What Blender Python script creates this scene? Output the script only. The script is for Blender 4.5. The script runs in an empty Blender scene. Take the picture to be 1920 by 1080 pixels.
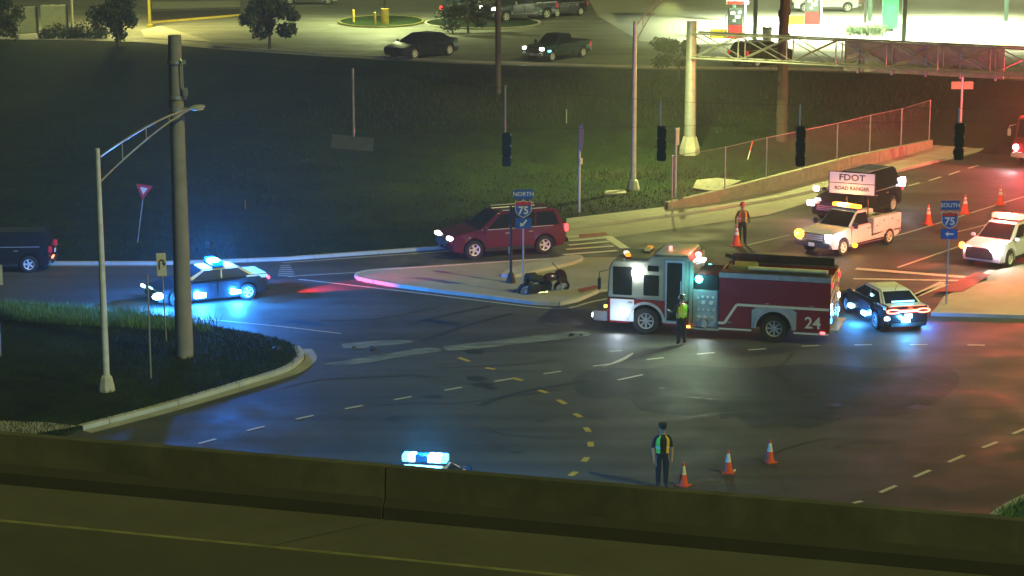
import bpy, bmesh, math, random
import numpy as np
from mathutils import Vector, Matrix
R = math.radians
rnd = random.Random(7)
sc = bpy.context.scene
COL = sc.collection

# ------------------------------------------------------------------ camera
CH, PITCH, FPX = 19.6, R(12.0), 4200.0
cam = bpy.data.cameras.new('camera'); cam_o = bpy.data.objects.new('camera', cam); COL.objects.link(cam_o)
cam_o.location = (0, 0, CH); cam_o.rotation_euler = (R(90) - PITCH, 0, 0)
cam.sensor_width = 36.0; cam.lens = FPX / 1920 * 36.0
cam.clip_start = 0.5; cam.clip_end = 2000
sc.camera = cam_o

# ------------------------------------------------------------------ sky, distant light, exposure
w = bpy.data.worlds.new('World'); sc.world = w; w.use_nodes = True
nt = w.node_tree; bg = nt.nodes['Background']
SUN_EL, SUN_DIR = R(38), Vector((-0.80, 0.60, 0))      # high light mast standing beyond the right shoulder of the bridge
sky = nt.nodes.new('ShaderNodeTexSky'); sky.sky_type = 'NISHITA'; sky.sun_disc = False
sky.sun_elevation = R(3); sky.sun_rotation = R(127)
mixs = nt.nodes.new('ShaderNodeMix'); mixs.data_type = 'RGBA'; mixs.blend_type = 'MULTIPLY'; mixs.inputs[0].default_value = 1.0
hs = nt.nodes.new('ShaderNodeHueSaturation'); hs.inputs['Saturation'].default_value = 0.15
nt.links.new(sky.outputs[0], hs.inputs['Color']); nt.links.new(hs.outputs[0], mixs.inputs[6])
mixs.inputs[7].default_value = (0.50, 0.95, 0.80, 1)
nt.links.new(mixs.outputs[2], bg.inputs['Color']); bg.inputs['Strength'].default_value = 0.011
sun = bpy.data.lights.new('mast_light', 'SUN'); sun.energy = 1.8; sun.angle = R(1.5); sun.color = (0.90, 0.94, 0.30)
sun_o = bpy.data.objects.new('mast_light', sun); COL.objects.link(sun_o)
d = SUN_DIR.normalized() * math.cos(SUN_EL) + Vector((0, 0, -math.sin(SUN_EL)))
sun_o.rotation_euler = d.to_track_quat('-Z', 'Y').to_euler()
sc.view_settings.view_transform = 'Standard'; sc.view_settings.look = 'None'
sc.view_settings.exposure = 0.0; sc.view_settings.gamma = 1.0; sc.view_settings.use_curve_mapping = False
sc.render.engine = 'CYCLES'
sc.cycles.use_denoising = True; sc.cycles.use_light_tree = True
sc.cycles.max_bounces = 5; sc.cycles.diffuse_bounces = 2; sc.cycles.glossy_bounces = 3; sc.cycles.volume_bounces = 0
sc.cycles.caustics_reflective = False; sc.cycles.caustics_refractive = False
sc.cycles.sample_clamp_indirect = 3.0; sc.cycles.sample_clamp_direct = 0
sc.cycles.transparent_max_bounces = 6

# ------------------------------------------------------------------ measuring helpers (a point of the photograph -> a point of the place)
def tang(py): return math.tan(PITCH + math.atan((py - 540) / FPX))
def atY(px, py, Y):
    z = CH - Y * tang(py)
    dep = Y * math.cos(PITCH) + (CH - z) * math.sin(PITCH)
    return Vector(((px - 960) / FPX * dep, Y, z))
def G(px, py, z=0.0):
    return atY(px, py, (CH - z) / tang(py))
def zat(py, Y): return CH - Y * tang(py)
LOTZ = 3.0
_edge = [(-200, 62), (0, 74), (150, 76), (270, 80), (400, 92), (600, 106), (860, 120), (1200, 130), (1500, 134), (1700, 140), (1920, 152), (2300, 170)]
_EW = [G(a, b, LOTZ) for a, b in _edge]
_EX = np.array([p.x for p in _EW]); _EY = np.array([p.y for p in _EW])
def smooth(t): t = min(1, max(0, t)); return t * t * (3 - 2 * t)
def H(x, y):
    e = float(np.interp(x, _EX, _EY)) - 0.5
    h = LOTZ * smooth((y - (e - 13)) / 13)
    base = float(np.interp(x, [-60, -10, 5, 18, 40], [98, 101, 112, 122, 140]))
    dip = smooth((y - base) / 8) * smooth((e - 10 - y) / 8)
    return h - 0.55 * dip + (0.10 * math.sin(x * .31) * math.sin(y * .23 + 1) if dip > 0 else 0) * dip
def GT(px, py):
    Y = 95.0
    p = atY(px, py, Y)
    while Y < 230:
        p = atY(px, py, Y)
        if p.z <= H(p.x, p.y): break
        Y += 0.15
    return Vector((p.x, p.y, H(p.x, p.y)))

# ------------------------------------------------------------------ materials
MATS = {}
def mat(name, col, rough=0.6, metal=0.0, var=0.18, scale=3.0, bump=0.0, bscale=30.0, coat=0.0, emis=None, es=0.0, spec=0.5, trans=0.0, stretch=None):
    if name in MATS: return MATS[name]
    m = bpy.data.materials.new(name); m.use_nodes = True; t = m.node_tree; b = t.nodes['Principled BSDF']
    tc = t.nodes.new('ShaderNodeTexCoord')
    src = tc.outputs['Object']
    if stretch:
        mp = t.nodes.new('ShaderNodeMapping'); mp.inputs['Scale'].default_value = stretch; t.links.new(src, mp.inputs[0]); src = mp.outputs[0]
    n = t.nodes.new('ShaderNodeTexNoise'); n.inputs['Scale'].default_value = scale; n.inputs['Detail'].default_value = 5
    t.links.new(src, n.inputs['Vector'])
    r = t.nodes.new('ShaderNodeValToRGB')
    lo = [c * (1 - var) for c in col]; hi = [min(1, c * (1 + var)) for c in col]
    r.color_ramp.elements[0].position = .3; r.color_ramp.elements[1].position = .7
    r.color_ramp.elements[0].color = (*lo, 1); r.color_ramp.elements[1].color = (*hi, 1)
    t.links.new(n.outputs['Fac'], r.inputs['Fac']); t.links.new(r.outputs[0], b.inputs['Base Color'])
    b.inputs['Roughness'].default_value = rough; b.inputs['Metallic'].default_value = metal
    b.inputs['Coat Weight'].default_value = coat; b.inputs['Specular IOR Level'].default_value = spec
    b.inputs['Transmission Weight'].default_value = trans
    if bump:
        n2 = t.nodes.new('ShaderNodeTexNoise'); n2.inputs['Scale'].default_value = bscale; n2.inputs['Detail'].default_value = 4
        t.links.new(src, n2.inputs['Vector'])
        bp = t.nodes.new('ShaderNodeBump'); bp.inputs['Strength'].default_value = bump; bp.inputs['Distance'].default_value = 0.02
        t.links.new(n2.outputs['Fac'], bp.inputs['Height']); t.links.new(bp.outputs[0], b.inputs['Normal'])
    if emis:
        b.inputs['Emission Color'].default_value = (*emis, 1); b.inputs['Emission Strength'].default_value = es
    MATS[name] = m; return m
def lamp_mat(name, col, s): return mat(name, col, 0.3, emis=col, es=s, var=0.02)

black = mat('black_rubber', (.018, .018, .02), .7)
tyre_m = mat('tyre', (.02, .02, .022), .8, bump=.3)
rim_m = mat('alloy', (.85, .85, .9), .4, .1)
chrome = mat('chrome', (.7, .7, .72), .22, .55, var=.05)
glass = mat('car_glass', (.012, .016, .02), .06, var=.2, spec=.8)
galv = mat('galvanised_steel', (.42, .43, .40), .45, .55, bump=.1)
alum = mat('brushed_aluminium', (.5, .51, .5), .35, .4)
dark_metal = mat('dark_metal', (.03, .032, .035), .5, .4)
plastic = mat('dark_plastic', (.02, .022, .024), .55)
white_p = mat('white_paint', (.70, .73, .88), .3, coat=.4, var=.05)
cream_p = mat('cream_paint', (.85, .80, .62), .35, coat=.3, var=.05)
black_p = mat('black_paint', (.012, .013, .018), .22, coat=.6)
red_suv_p = mat('maroon_paint', (.13, .007, .035), .2, coat=.7, var=.1)
engine_red = mat('engine_red', (.24, .010, .018), .28, coat=.5, var=.1)
engine_white = mat('engine_white', (.30, .33, .28), .3, coat=.4, var=.05)
reflect_white = mat('reflective_white', (.8, .82, .82), .35, var=.04)
conc = mat('concrete', (.36, .35, .30), .85, var=.22, scale=1.1, bump=.35, bscale=25)
conc_l = mat('light_concrete', (.48, .47, .40), .85, var=.15, scale=.8, bump=.25, bscale=20)
yellow_paint = mat('yellow_paint', (.68, .50, .05), .5)
bark = mat('bark', (.09, .065, .045), .9, bump=.8, bscale=12, stretch=(1, 1, .25))
leaf_m = mat('leaf_green', (.05, .085, .03), .6, var=.5, scale=1.2)
leaf_dk = mat('leaf_dark', (.028, .045, .022), .6, var=.5, scale=1.2)
skin_m = mat('skin', (.42, .26, .19), .55)
navy = mat('navy_cloth', (.012, .016, .028), .85)
boots = mat('boots', (.012, .012, .012), .5)
vest_g = mat('vest_green', (.25, .75, .06), .6, var=.08)
vest_o = mat('vest_orange', (.85, .30, .04), .6, var=.08)
reflective = mat('reflective_tape', (.75, .75, .70), .4)
cone_o = mat('cone_orange', (.85, .10, .03), .45, var=.08)
sign_blue = mat('sign_blue', (.02, .09, .42), .4)
sign_red = mat('sign_red', (.55, .03, .04), .4)
sign_white = mat('sign_white', (.78, .78, .76), .4, var=.03)
brick_red = mat('tactile_red', (.30, .07, .05), .8, bump=.4, bscale=60)

def ground_mat(name, build):
    m = bpy.data.materials.new(name); m.use_nodes = True; t = m.node_tree
    build(t, t.nodes['Principled BSDF'], t.nodes.new('ShaderNodeNewGeometry').outputs['Position']); return m
def noise(t, v, s, d=5, rough=.55, dist=0):
    n = t.nodes.new('ShaderNodeTexNoise'); n.inputs['Scale'].default_value = s; n.inputs['Detail'].default_value = d
    n.inputs['Roughness'].default_value = rough; n.inputs['Distortion'].default_value = dist; t.links.new(v, n.inputs['Vector']); return n.outputs['Fac']
def ramp(t, f, stops):
    r = t.nodes.new('ShaderNodeValToRGB'); e = r.color_ramp.elements
    e[0].position, e[0].color = stops[0][0], (*stops[0][1], 1); e[1].position, e[1].color = stops[-1][0], (*stops[-1][1], 1)
    for p, c in stops[1:-1]: k = e.new(p); k.color = (*c, 1)
    t.links.new(f, r.inputs['Fac']); return r.outputs[0]
def mul(t, a, b, fac=1.0):
    m = t.nodes.new('ShaderNodeMix'); m.data_type = 'RGBA'; m.blend_type = 'MULTIPLY'; m.inputs[0].default_value = fac
    t.links.new(a, m.inputs[6]); t.links.new(b, m.inputs[7]); return m.outputs[2]
def bumpn(t, b, h, s, dist):
    bp = t.nodes.new('ShaderNodeBump'); bp.inputs['Strength'].default_value = s; bp.inputs['Distance'].default_value = dist
    t.links.new(h, bp.inputs['Height']); t.links.new(bp.outputs[0], b.inputs['Normal'])
def b_asphalt(t, b, P, base=(.070, .069, .060)):
    a = ramp(t, noise(t, P, .12, 4, .6, .6), [(.35, tuple(c * .75 for c in base)), (.65, tuple(c * 1.2 for c in base))])
    mp = t.nodes.new('ShaderNodeMapping'); mp.inputs['Rotation'].default_value = (0, 0, R(-52)); mp.inputs['Scale'].default_value = (.05, .9, 1); t.links.new(P, mp.inputs[0])
    streak = ramp(t, noise(t, mp.outputs[0], 1.0, 4), [(.38, (.72, .72, .72)), (.62, (1.12, 1.12, 1.12))])
    fine = ramp(t, noise(t, P, 14, 6, .8), [(.3, (.75, .75, .75)), (.7, (1.25, 1.25, 1.25))])
    t.links.new(mul(t, mul(t, a, streak), fine), b.inputs['Base Color'])
    rr = ramp(t, noise(t, P, .5, 5), [(.35, (.60,) * 3), (.7, (.85,) * 3)]); t.links.new(rr, b.inputs['Roughness'])
    bumpn(t, b, noise(t, P, 45, 4, .8), .5, .012)
asphalt = ground_mat('asphalt', b_asphalt)
lot_asphalt = ground_mat('lot_asphalt', lambda t, b, P: b_asphalt(t, b, P, (.19, .19, .165)))
def b_grass(t, b, P, k=1.0):
    c = ramp(t, noise(t, P, .22, 6, .65, .5), [(.32, (.007 * k, .014 * k, .004 * k)), (.5, (.012 * k, .031 * k, .005 * k)), (.72, (.030 * k, .044 * k, .010 * k))])
    f = mul(t, ramp(t, noise(t, P, 3.5, 8, .8), [(.3, (.4, .4, .4)), (.7, (1.6, 1.6, 1.5))]), ramp(t, noise(t, P, .55, 5, .7, 1.2), [(.35, (.55, .5, .5)), (.65, (1.3, 1.25, 1.1))]))
    t.links.new(mul(t, c, f), b.inputs['Base Color']); b.inputs['Roughness'].default_value = .9; b.inputs['Specular IOR Level'].default_value = .15
    bumpn(t, b, noise(t, P, 6, 8, .8), .9, .12)
grass_gm = ground_mat('grass_ground', b_grass)
def b_conc(t, b, P, base=(.40, .38, .31)):
    a = ramp(t, noise(t, P, .5, 6, .7), [(.3, tuple(c * .8 for c in base)), (.7, tuple(min(1, c * 1.15) for c in base))])
    f = ramp(t, noise(t, P, 12, 5, .7), [(.3, (.88,) * 3), (.7, (1.08,) * 3)])
    t.links.new(mul(t, a, f), b.inputs['Base Color']); b.inputs['Roughness'].default_value = .85
    bumpn(t, b, noise(t, P, 30, 4), .3, .01)
pave_m = ground_mat('pavement_concrete', b_conc)
def b_barrier(t, b, P):
    a = ramp(t, noise(t, P, .35, 6, .7, .8), [(.3, (.052, .056, .046)), (.7, (.135, .132, .098))])
    mp = t.nodes.new('ShaderNodeMapping'); mp.inputs['Scale'].default_value = (.8, .8, .25); t.links.new(P, mp.inputs[0])
    s = ramp(t, noise(t, mp.outputs[0], 1.6, 5, .65), [(.36, (.78, .78, .76)), (.6, (1.06,) * 3)])
    t.links.new(mul(t, a, s), b.inputs['Base Color']); b.inputs['Roughness'].default_value = .9
    bumpn(t, b, noise(t, P, 20, 5), .4, .01)
barrier_m = ground_mat('barrier_concrete', b_barrier)
dark_conc_m = ground_mat('dark_concrete', lambda t, b, P: b_conc(t, b, P, (.038, .037, .030)))
deck_m = ground_mat('deck_concrete', lambda t, b, P: b_conc(t, b, P, (.095, .092, .07)))
deck_dark = ground_mat('deck_lane', lambda t, b, P: b_conc(t, b, P, (.07, .067, .05)))
def b_paint(col):
    def f(t, b, P):
        c = ramp(t, noise(t, P, 6, 6, .8), [(.28, tuple(x * .45 for x in col)), (.5, col), (.8, col)])
        t.links.new(c, b.inputs['Base Color']); b.inputs['Roughness'].default_value = .6
    return f
mark_w = ground_mat('road_paint_white', b_paint((.62, .61, .52)))
mark_y = ground_mat('road_paint_yellow', b_paint((.60, .42, .05)))

# ------------------------------------------------------------------ mesh builder
class MB:
    def __init__(s): s.v = []; s.f = []; s.m = []
    def add(s, vs, fs, mi=0):
        o = len(s.v); s.v += [tuple(p) for p in vs]; s.f += [tuple(i + o for i in f) for f in fs]; s.m += [mi] * len(fs); return s
    def box(s, c, d, rz=0.0, mi=0, rx=0.0, ry=0.0):
        M = Matrix.Rotation(rz, 3, 'Z') @ Matrix.Rotation(ry, 3, 'Y') @ Matrix.Rotation(rx, 3, 'X'); c = Vector(c)
        vs = [c + M @ Vector((x * d[0] / 2, y * d[1] / 2, z * d[2] / 2)) for x in (-1, 1) for y in (-1, 1) for z in (-1, 1)]
        return s.add(vs, [(0, 1, 3, 2), (4, 6, 7, 5), (0, 4, 5, 1), (2, 3, 7, 6), (0, 2, 6, 4), (1, 5, 7, 3)], mi)
    def hexa(s, vs, mi=0):  # 4 bottom ccw, 4 top ccw
        return s.add(vs, [(3, 2, 1, 0), (4, 5, 6, 7), (0, 1, 5, 4), (1, 2, 6, 5), (2, 3, 7, 6), (3, 0, 4, 7)], mi)
    def cyl(s, a, b, r, r2=None, n=12, mi=0, caps=True):
        a, b = Vector(a), Vector(b); r2 = r if r2 is None else r2; ax = (b - a).normalized()
        u = ax.orthogonal().normalized(); w_ = ax.cross(u); vs = []
        for k in range(n):
            t = 2 * math.pi * k / n; dd = u * math.cos(t) + w_ * math.sin(t); vs += [a + dd * r, b + dd * r2]
        fs = [(2 * k, 2 * ((k + 1) % n), 2 * ((k + 1) % n) + 1, 2 * k + 1) for k in range(n)]
        if caps: fs += [tuple(2 * k for k in range(n))[::-1], tuple(2 * k + 1 for k in range(n))]
        return s.add(vs, fs, mi)
    def tube(s, pts, r, n=6, mi=0):
        for a, b in zip(pts[:-1], pts[1:]): s.cyl(a, b, r, n=n, mi=mi)
        return s
    def prism(s, prof, y0, y1, mi=0, axis='y'):
        n = len(prof)
        if axis == 'y': vs = [(p[0], y0, p[1]) for p in prof] + [(p[0], y1, p[1]) for p in prof]
        elif axis == 'x': vs = [(y0, p[0], p[1]) for p in prof] + [(y1, p[0], p[1]) for p in prof]
        else: vs = [(p[0], p[1], y0) for p in prof] + [(p[0], p[1], y1) for p in prof]
        return s.add(vs, [tuple(range(n)), tuple(range(2 * n - 1, n - 1, -1))] + [(i, n + i, n + (i + 1) % n, (i + 1) % n) for i in range(n)], mi)
    def sphere(s, c, r, nu=12, nv=8, mi=0):
        c = Vector(c); r = (r, r, r) if not hasattr(r, '__len__') else r; vs = [c + Vector((0, 0, r[2]))]
        for j in range(1, nv):
            for i in range(nu):
                a, b = math.pi * j / nv, 2 * math.pi * i / nu
                vs.append(c + Vector((r[0] * math.sin(a) * math.cos(b), r[1] * math.sin(a) * math.sin(b), r[2] * math.cos(a))))
        vs.append(c - Vector((0, 0, r[2]))); fs = [(0, 1 + i, 1 + (i + 1) % nu) for i in range(nu)]
        for j in range(nv - 2):
            for i in range(nu): fs.append((1 + j * nu + i, 1 + (j + 1) * nu + i, 1 + (j + 1) * nu + (i + 1) % nu, 1 + j * nu + (i + 1) % nu))
        L = len(vs) - 1; o = 1 + (nv - 2) * nu
        fs += [(o + i, L, o + (i + 1) % nu) for i in range(nu)]
        return s.add(vs, fs, mi)
    def lathe(s, prof, c=(0, 0, 0), n=16, mi=0):  # prof (r,z)
        c = Vector(c); vs = []
        for r_, z_ in prof:
            for k in range(n):
                t = 2 * math.pi * k / n; vs.append(c + Vector((r_ * math.cos(t), r_ * math.sin(t), z_)))
        fs = []
        for j in range(len(prof) - 1):
            for k in range(n): fs.append((j * n + k, j * n + (k + 1) % n, (j + 1) * n + (k + 1) % n, (j + 1) * n + k))
        fs += [tuple(range(n))[::-1], tuple((len(prof) - 1) * n + k for k in range(n))]
        return s.add(vs, fs, mi)
    def build(s, name, m, parent=None, bevel=0.0, seg=2, smooth_=False, loc=None, rot=None):
        me = bpy.data.meshes.new(name); me.from_pydata(s.v, [], s.f)
        ms = m if isinstance(m, (list, tuple)) else [m]
        for k in ms: me.materials.append(k)
        if len(ms) > 1: me.polygons.foreach_set('material_index', s.m)
        bm = bmesh.new(); bm.from_mesh(me)
        bmesh.ops.recalc_face_normals(bm, faces=bm.faces)
        if bevel:
            es = [e for e in bm.edges if len(e.link_faces) == 2 and e.calc_face_angle(0) > R(28)]
            bmesh.ops.bevel(bm, geom=es, offset=bevel, segments=seg, affect='EDGES', clamp_overlap=True)
        bm.to_mesh(me); bm.free()
        if smooth_ or bevel:
            me.polygons.foreach_set('use_smooth', [True] * len(me.polygons))
            try: me.set_sharp_from_angle(angle=R(35))
            except Exception: pass
        o = bpy.data.objects.new(name, me); COL.objects.link(o)
        if parent: o.parent = parent
        if loc is not None: o.location = loc
        if rot is not None: o.rotation_euler = rot
        return o
def tag(o, label=None, cat=None, group=None, kind=None):
    if label: o['label'] = label
    if cat: o['category'] = cat
    if group: o['group'] = group
    if kind: o['kind'] = kind
    return o
def thing(name, label, cat, loc=(0, 0, 0), rz=0.0, group=None):
    o = bpy.data.objects.new(name, None); COL.objects.link(o); o.location = loc; o.rotation_euler = (0, 0, rz); o.empty_display_size = .3
    return tag(o, label, cat, group)
def copy_tree(o, parent=None):
    c = o.copy(); COL.objects.link(c); c.parent = parent
    for ch in o.children: copy_tree(ch, c)
    return c
def light(kind, loc, energy, color, parent=None, size=.1, spot=None, blend=.6, target=None, name='lamp_light'):
    l = bpy.data.lights.new(name, kind); l.energy = energy; l.color = color
    if kind == 'AREA': l.shape = 'SQUARE'; l.size = size
    else: l.shadow_soft_size = size
    if kind == 'SPOT': l.spot_size = R(spot or 120); l.spot_blend = blend
    o = bpy.data.objects.new(name, l); COL.objects.link(o); o.location = loc
    if parent: o.parent = parent
    if target is not None: o.rotation_euler = (Vector(target) - Vector(loc)).to_track_quat('-Z', 'Y').to_euler()
    return o
def text(s, size, m, parent, loc, rot=(R(90), 0, 0), name='lettering', depth=.004, sx=1.0, bold=0.0):
    c = bpy.data.curves.new(name, 'FONT'); c.body = s; c.size = size; c.extrude = depth; c.align_x = 'CENTER'; c.align_y = 'CENTER'; c.offset = bold
    c.resolution_u = 3
    o = bpy.data.objects.new(name, c); COL.objects.link(o)
    dg = bpy.context.evaluated_depsgraph_get(); me = bpy.data.meshes.new_from_object(o.evaluated_get(dg)); bpy.data.objects.remove(o)
    me.materials.clear(); me.materials.append(m)
    o = bpy.data.objects.new(name, me); COL.objects.link(o); o.parent = parent; o.location = loc; o.rotation_euler = rot; o.scale = (sx, 1, 1)
    return o
def sheet(name, pts, z, m, parent=None, kind='structure', thick=0.0, sub=False):
    b = MB(); n = len(pts)
    if thick: b.prism([(p.x, p.y) for p in pts], z - thick, z, axis='z')
    else: b.add([(p.x, p.y, z) for p in pts], [tuple(range(n))])
    o = b.build(name, m, parent)
    bm = bmesh.new(); bm.from_mesh(o.data); bmesh.ops.triangulate(bm, faces=bm.faces); 
    if not thick:
        for f in bm.faces:
            if f.normal.z < 0: f.normal_flip()
    bm.to_mesh(o.data); bm.free()
    if kind and not parent: o['kind'] = kind
    return o

# ------------------------------------------------------------------ ground
def terrain():
    xs = np.concatenate([np.arange(-170, -60, 8), np.arange(-60, 60, 1.2), np.arange(60, 171, 8)])
    ys = np.concatenate([np.arange(-40, 90, 6), np.arange(90, 175, 1.2), np.arange(175, 331, 8)])
    vs = [(x, y, H(x, y) - 0.03) for y in ys for x in xs]; nx = len(xs)
    fs = [(j * nx + i, j * nx + i + 1, (j + 1) * nx + i + 1, (j + 1) * nx + i) for j in range(len(ys) - 1) for i in range(nx - 1)]
    me = bpy.data.meshes.new('ground'); me.from_pydata(vs, [], fs); me.materials.append(grass_gm)
    me.polygons.foreach_set('use_smooth', [True] * len(me.polygons))
    o = bpy.data.objects.new('ground', me); COL.objects.link(o); o['kind'] = 'structure'
terrain()
# road: everything paved between the bridge and the far verge
top_edge = [(-300, 497), (0, 496), (300, 496), (430, 492), (530, 488), (700, 476), (840, 466), (950, 449), (1062, 428), (1150, 420), (1300, 400), (1440, 377), (1520, 361), (1640, 333), (1725, 312), (1790, 296), (1900, 268), (2150, 212)]
road_pts = [G(x, y) for x, y in top_edge] + [Vector((75, 120, 0)), Vector((75, 20, 0)), Vector((-60, 20, 0)), Vector((-60, 96, 0))]
road = sheet('road', road_pts, 0.0, asphalt)

def strip(name, pts, width, z, h, m, parent=None, off=0.0, seglen=None, closed=False):
    """kerb or line following a ground polyline; with seglen the run is cut into pieces with narrow joints"""
    P = [Vector((p.x, p.y, 0)) for p in pts]
    def offs(i):
        a = P[max(0, i - 1)]; b = P[min(len(P) - 1, i + 1)]; t = (b - a).normalized(); return Vector((-t.y, t.x, 0))
    b = MB(); n = len(P)
    L = [p + offs(i) * (off + width / 2) for i, p in enumerate(P)]; Rr = [p + offs(i) * (off - width / 2) for i, p in enumerate(P)]
    if h <= 0:
        for i in range(n - 1): b.add([(*L[i].xy, z), (*Rr[i].xy, z), (*Rr[i + 1].xy, z), (*L[i + 1].xy, z)], [(0, 1, 2, 3)])
        return b.build(name, m, parent)
    for i in range(n - 1):
        b.hexa([(*L[i].xy, z - .1), (*Rr[i].xy, z - .1), (*Rr[i + 1].xy, z - .1), (*L[i + 1].xy, z - .1), (*L[i].xy, z + h), (*Rr[i].xy, z + h), (*Rr[i + 1].xy, z + h), (*L[i + 1].xy, z + h)])
    return b.build(name, m, parent)
def resample(pts, step):
    out = [pts[0].copy()]; acc = 0
    for a, b in zip(pts[:-1], pts[1:]):
        L = (b - a).length; t = step - acc
        while t < L: out.append(a + (b - a) * (t / L)); t += step
        acc = (acc + L) % step
    if (out[-1] - pts[-1]).length > .05: out.append(pts[-1].copy())
    return out
def catmull(pts, k=6):
    P = [pts[0]] + pts + [pts[-1]]; out = []
    for i in range(1, len(P) - 2):
        for j in range(k):
            t = j / k; a, b, c, d_ = P[i - 1], P[i], P[i + 1], P[i + 2]
            out.append(.5 * ((2 * b) + (c - a) * t + (2 * a - 5 * b + 4 * c - d_) * t * t + (3 * b - a - 3 * c + d_) * t ** 3))
    return out + [pts[-1]]
def kerb(pts, parent, width=.16, h=.13, m=conc_l, piece=3.0, name='kerb_stone'):
    P = resample(pts, .5); k = int(piece / .5); i = 0
    while i < len(P) - 1:
        seg = P[i:i + k + 1]
        if len(seg) >= 2:
            a, b = seg[0], seg[-1]; seg = [s.copy() for s in seg]
            seg[-1] = seg[-1] + (seg[-2] - seg[-1]).normalized() * .025
            strip(name, seg, width, 0.0, h, m, parent)
        i += k
# verge edge kerb
ve = [G(x, y) for x, y in top_edge[:9]]
kr = thing('verge_kerb', 'long pale kerb edging the far grass verge behind the maroon vehicle', 'kerb', (0, 0, 0))
kerb(ve, kr, .22, .14, conc_l, 3.0)
# left grass island
isl_i = [(-260, 556), (0, 573), (100, 581), (200, 591), (300, 603), (400, 617), (480, 631), (530, 643), (555, 656), (564, 670), (556, 682), (530, 698), (450, 723), (380, 744), (300, 767), (220, 788), (150, 806)]
isl = catmull([G(x, y) for x, y in isl_i], 3)
isl_poly = isl + [G(60, 850), G(-260, 850)]
sheet('grass_island', isl_poly, .12, grass_gm, thick=.14)
ik = thing('island_kerb', 'curved concrete kerb around the rounded tip of the grass island', 'kerb', (0, 0, 0))
kerb(catmull([G(x, y) for x, y in isl_i[8:]], 4), ik, .26, .15, conc_l, 3.0)
gut = strip('gutter', catmull([G(x, y) for x, y in isl_i[8:]], 4), .42, .006, 0, conc, None, off=-.36 * -1 if False else .38); gut['kind'] = 'structure'
# narrow walk beside the left edge of the island
bw = sheet('island_path', [G(-100, 792), G(0, 796), G(90, 799), G(150, 806), G(60, 822), G(-100, 812)], .135, conc)

# centre concrete island
ci_i = [(668, 520), (690, 513), (800, 506), (950, 496), (1050, 489), (1090, 487), (1180, 487), (1180, 540), (1120, 549), (1045, 572), (1000, 569), (900, 557), (770, 541), (690, 528)]
ci = [G(x, y) for x, y in ci_i]
sheet('traffic_island', ci, .12, pave_m, thick=.14)
ck = thing('traffic_island_kerb', 'pale kerb around the concrete island under the fallen motorcycle', 'kerb')
kerb(catmull([G(x, y) for x, y in [(1120, 549), (1045, 573), (900, 558), (770, 542), (690, 529), (667, 521), (690, 512), (800, 505), (950, 495), (1060, 488)]], 3), ck, .14, .145, conc_l, 3)
nub = sheet('median_nose', catmull([G(x, y) for x, y in [(940, 524), (960, 512), (1010, 500), (1060, 490), (1090, 489), (1088, 496), (1060, 505), (1010, 516), (965, 526), (940, 524)]], 3), .26, conc_l, thick=.2)
# dark asphalt joint over the island (old seam)
# right concrete island
ri_i = [(1745, 592), (1755, 582), (1770, 560), (1800, 548), (1850, 530), (1855, 515), (1920, 500), (2200, 450), (2200, 600), (1920, 596)]
sheet('right_island', [G(x, y) for x, y in ri_i], .12, pave_m, thick=.14)
rk = thing('right_island_kerb', 'low kerb along the near edge of the right concrete island', 'kerb')
kerb([G(x, y) for x, y in [(1745, 592), (1800, 593), (1920, 597), (2200, 602)]], rk, .16, .145, conc_l, 3)
# sidewalk along the far verge
sw_i = [(1062, 414), (1155, 403), (1255, 391), (1350, 376), (1440, 358), (1544, 331), (1640, 306), (1750, 275), (1790, 268), (1900, 240), (1900, 266), (1790, 295), (1725, 311), (1640, 332), (1520, 360), (1440, 376), (1300, 399), (1150, 419), (1062, 428)]
sheet('sidewalk', [G(x, y) for x, y in sw_i], .12, pave_m, thick=.14)
sk = thing('sidewalk_kerb', 'kerb between the far sidewalk and the road, lit yellow green', 'kerb')
kerb([G(x, y) for x, y in [(1062, 430), (1150, 420), (1300, 400), (1440, 377), (1520, 361), (1640, 333), (1725, 312), (1790, 296), (1900, 267)]], sk, .18, .14, conc_l, 3)
# second lower shoulder pavement: the wide pale band in front of the kerb
sheet('concrete_gutter', [G(x, y) for x, y in [(1062, 430), (1150, 421), (1300, 401), (1440, 378), (1530, 359), (1540, 372), (1440, 403), (1300, 424), (1150, 445), (1062, 452)]], .008, pave_m)
for q, nm in (([(1085, 440), (1135, 436), (1140, 441), (1086, 447)], 'a'), ([(1085, 484), (1130, 481), (1132, 486), (1086, 490)], 'b'), ([(1083, 548), (1118, 540), (1122, 546), (1088, 555)], 'c'), ([(1752, 552), (1830, 516), (1858, 520), (1805, 553)], 'd')):
    s_ = sheet('tactile_pad', [G(x, y) for x, y in q], .135 if nm in 'cd' else .018, brick_red); 
# concrete pads in the grass
def pad(q, name='utility_slab'):
    P = [GT(x, y) for x, y in q]; c = sum(P, Vector()) / len(P)
    b = MB(); n = len(P)
    b.add([(p.x, p.y, p.z + .10) for p in P] + [(p.x, p.y, p.z - .3) for p in P], [tuple(range(n))] + [(i, (i + 1) % n, n + (i + 1) % n, n + i) for i in range(n)])
    return b.build(name, mat('slab_concrete', (.22, .21, .17), .85))
tag(pad([(1299, 356), (1306, 341), (1345, 337), (1390, 342), (1372, 350), (1335, 362)]), 'pale concrete slab set in the grass behind the chain link fence', 'slab')
tag(pad([(1133, 368), (1136, 361), (1172, 359), (1175, 365)]), 'small concrete slab in the grass left of the lamp post base', 'slab')

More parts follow.
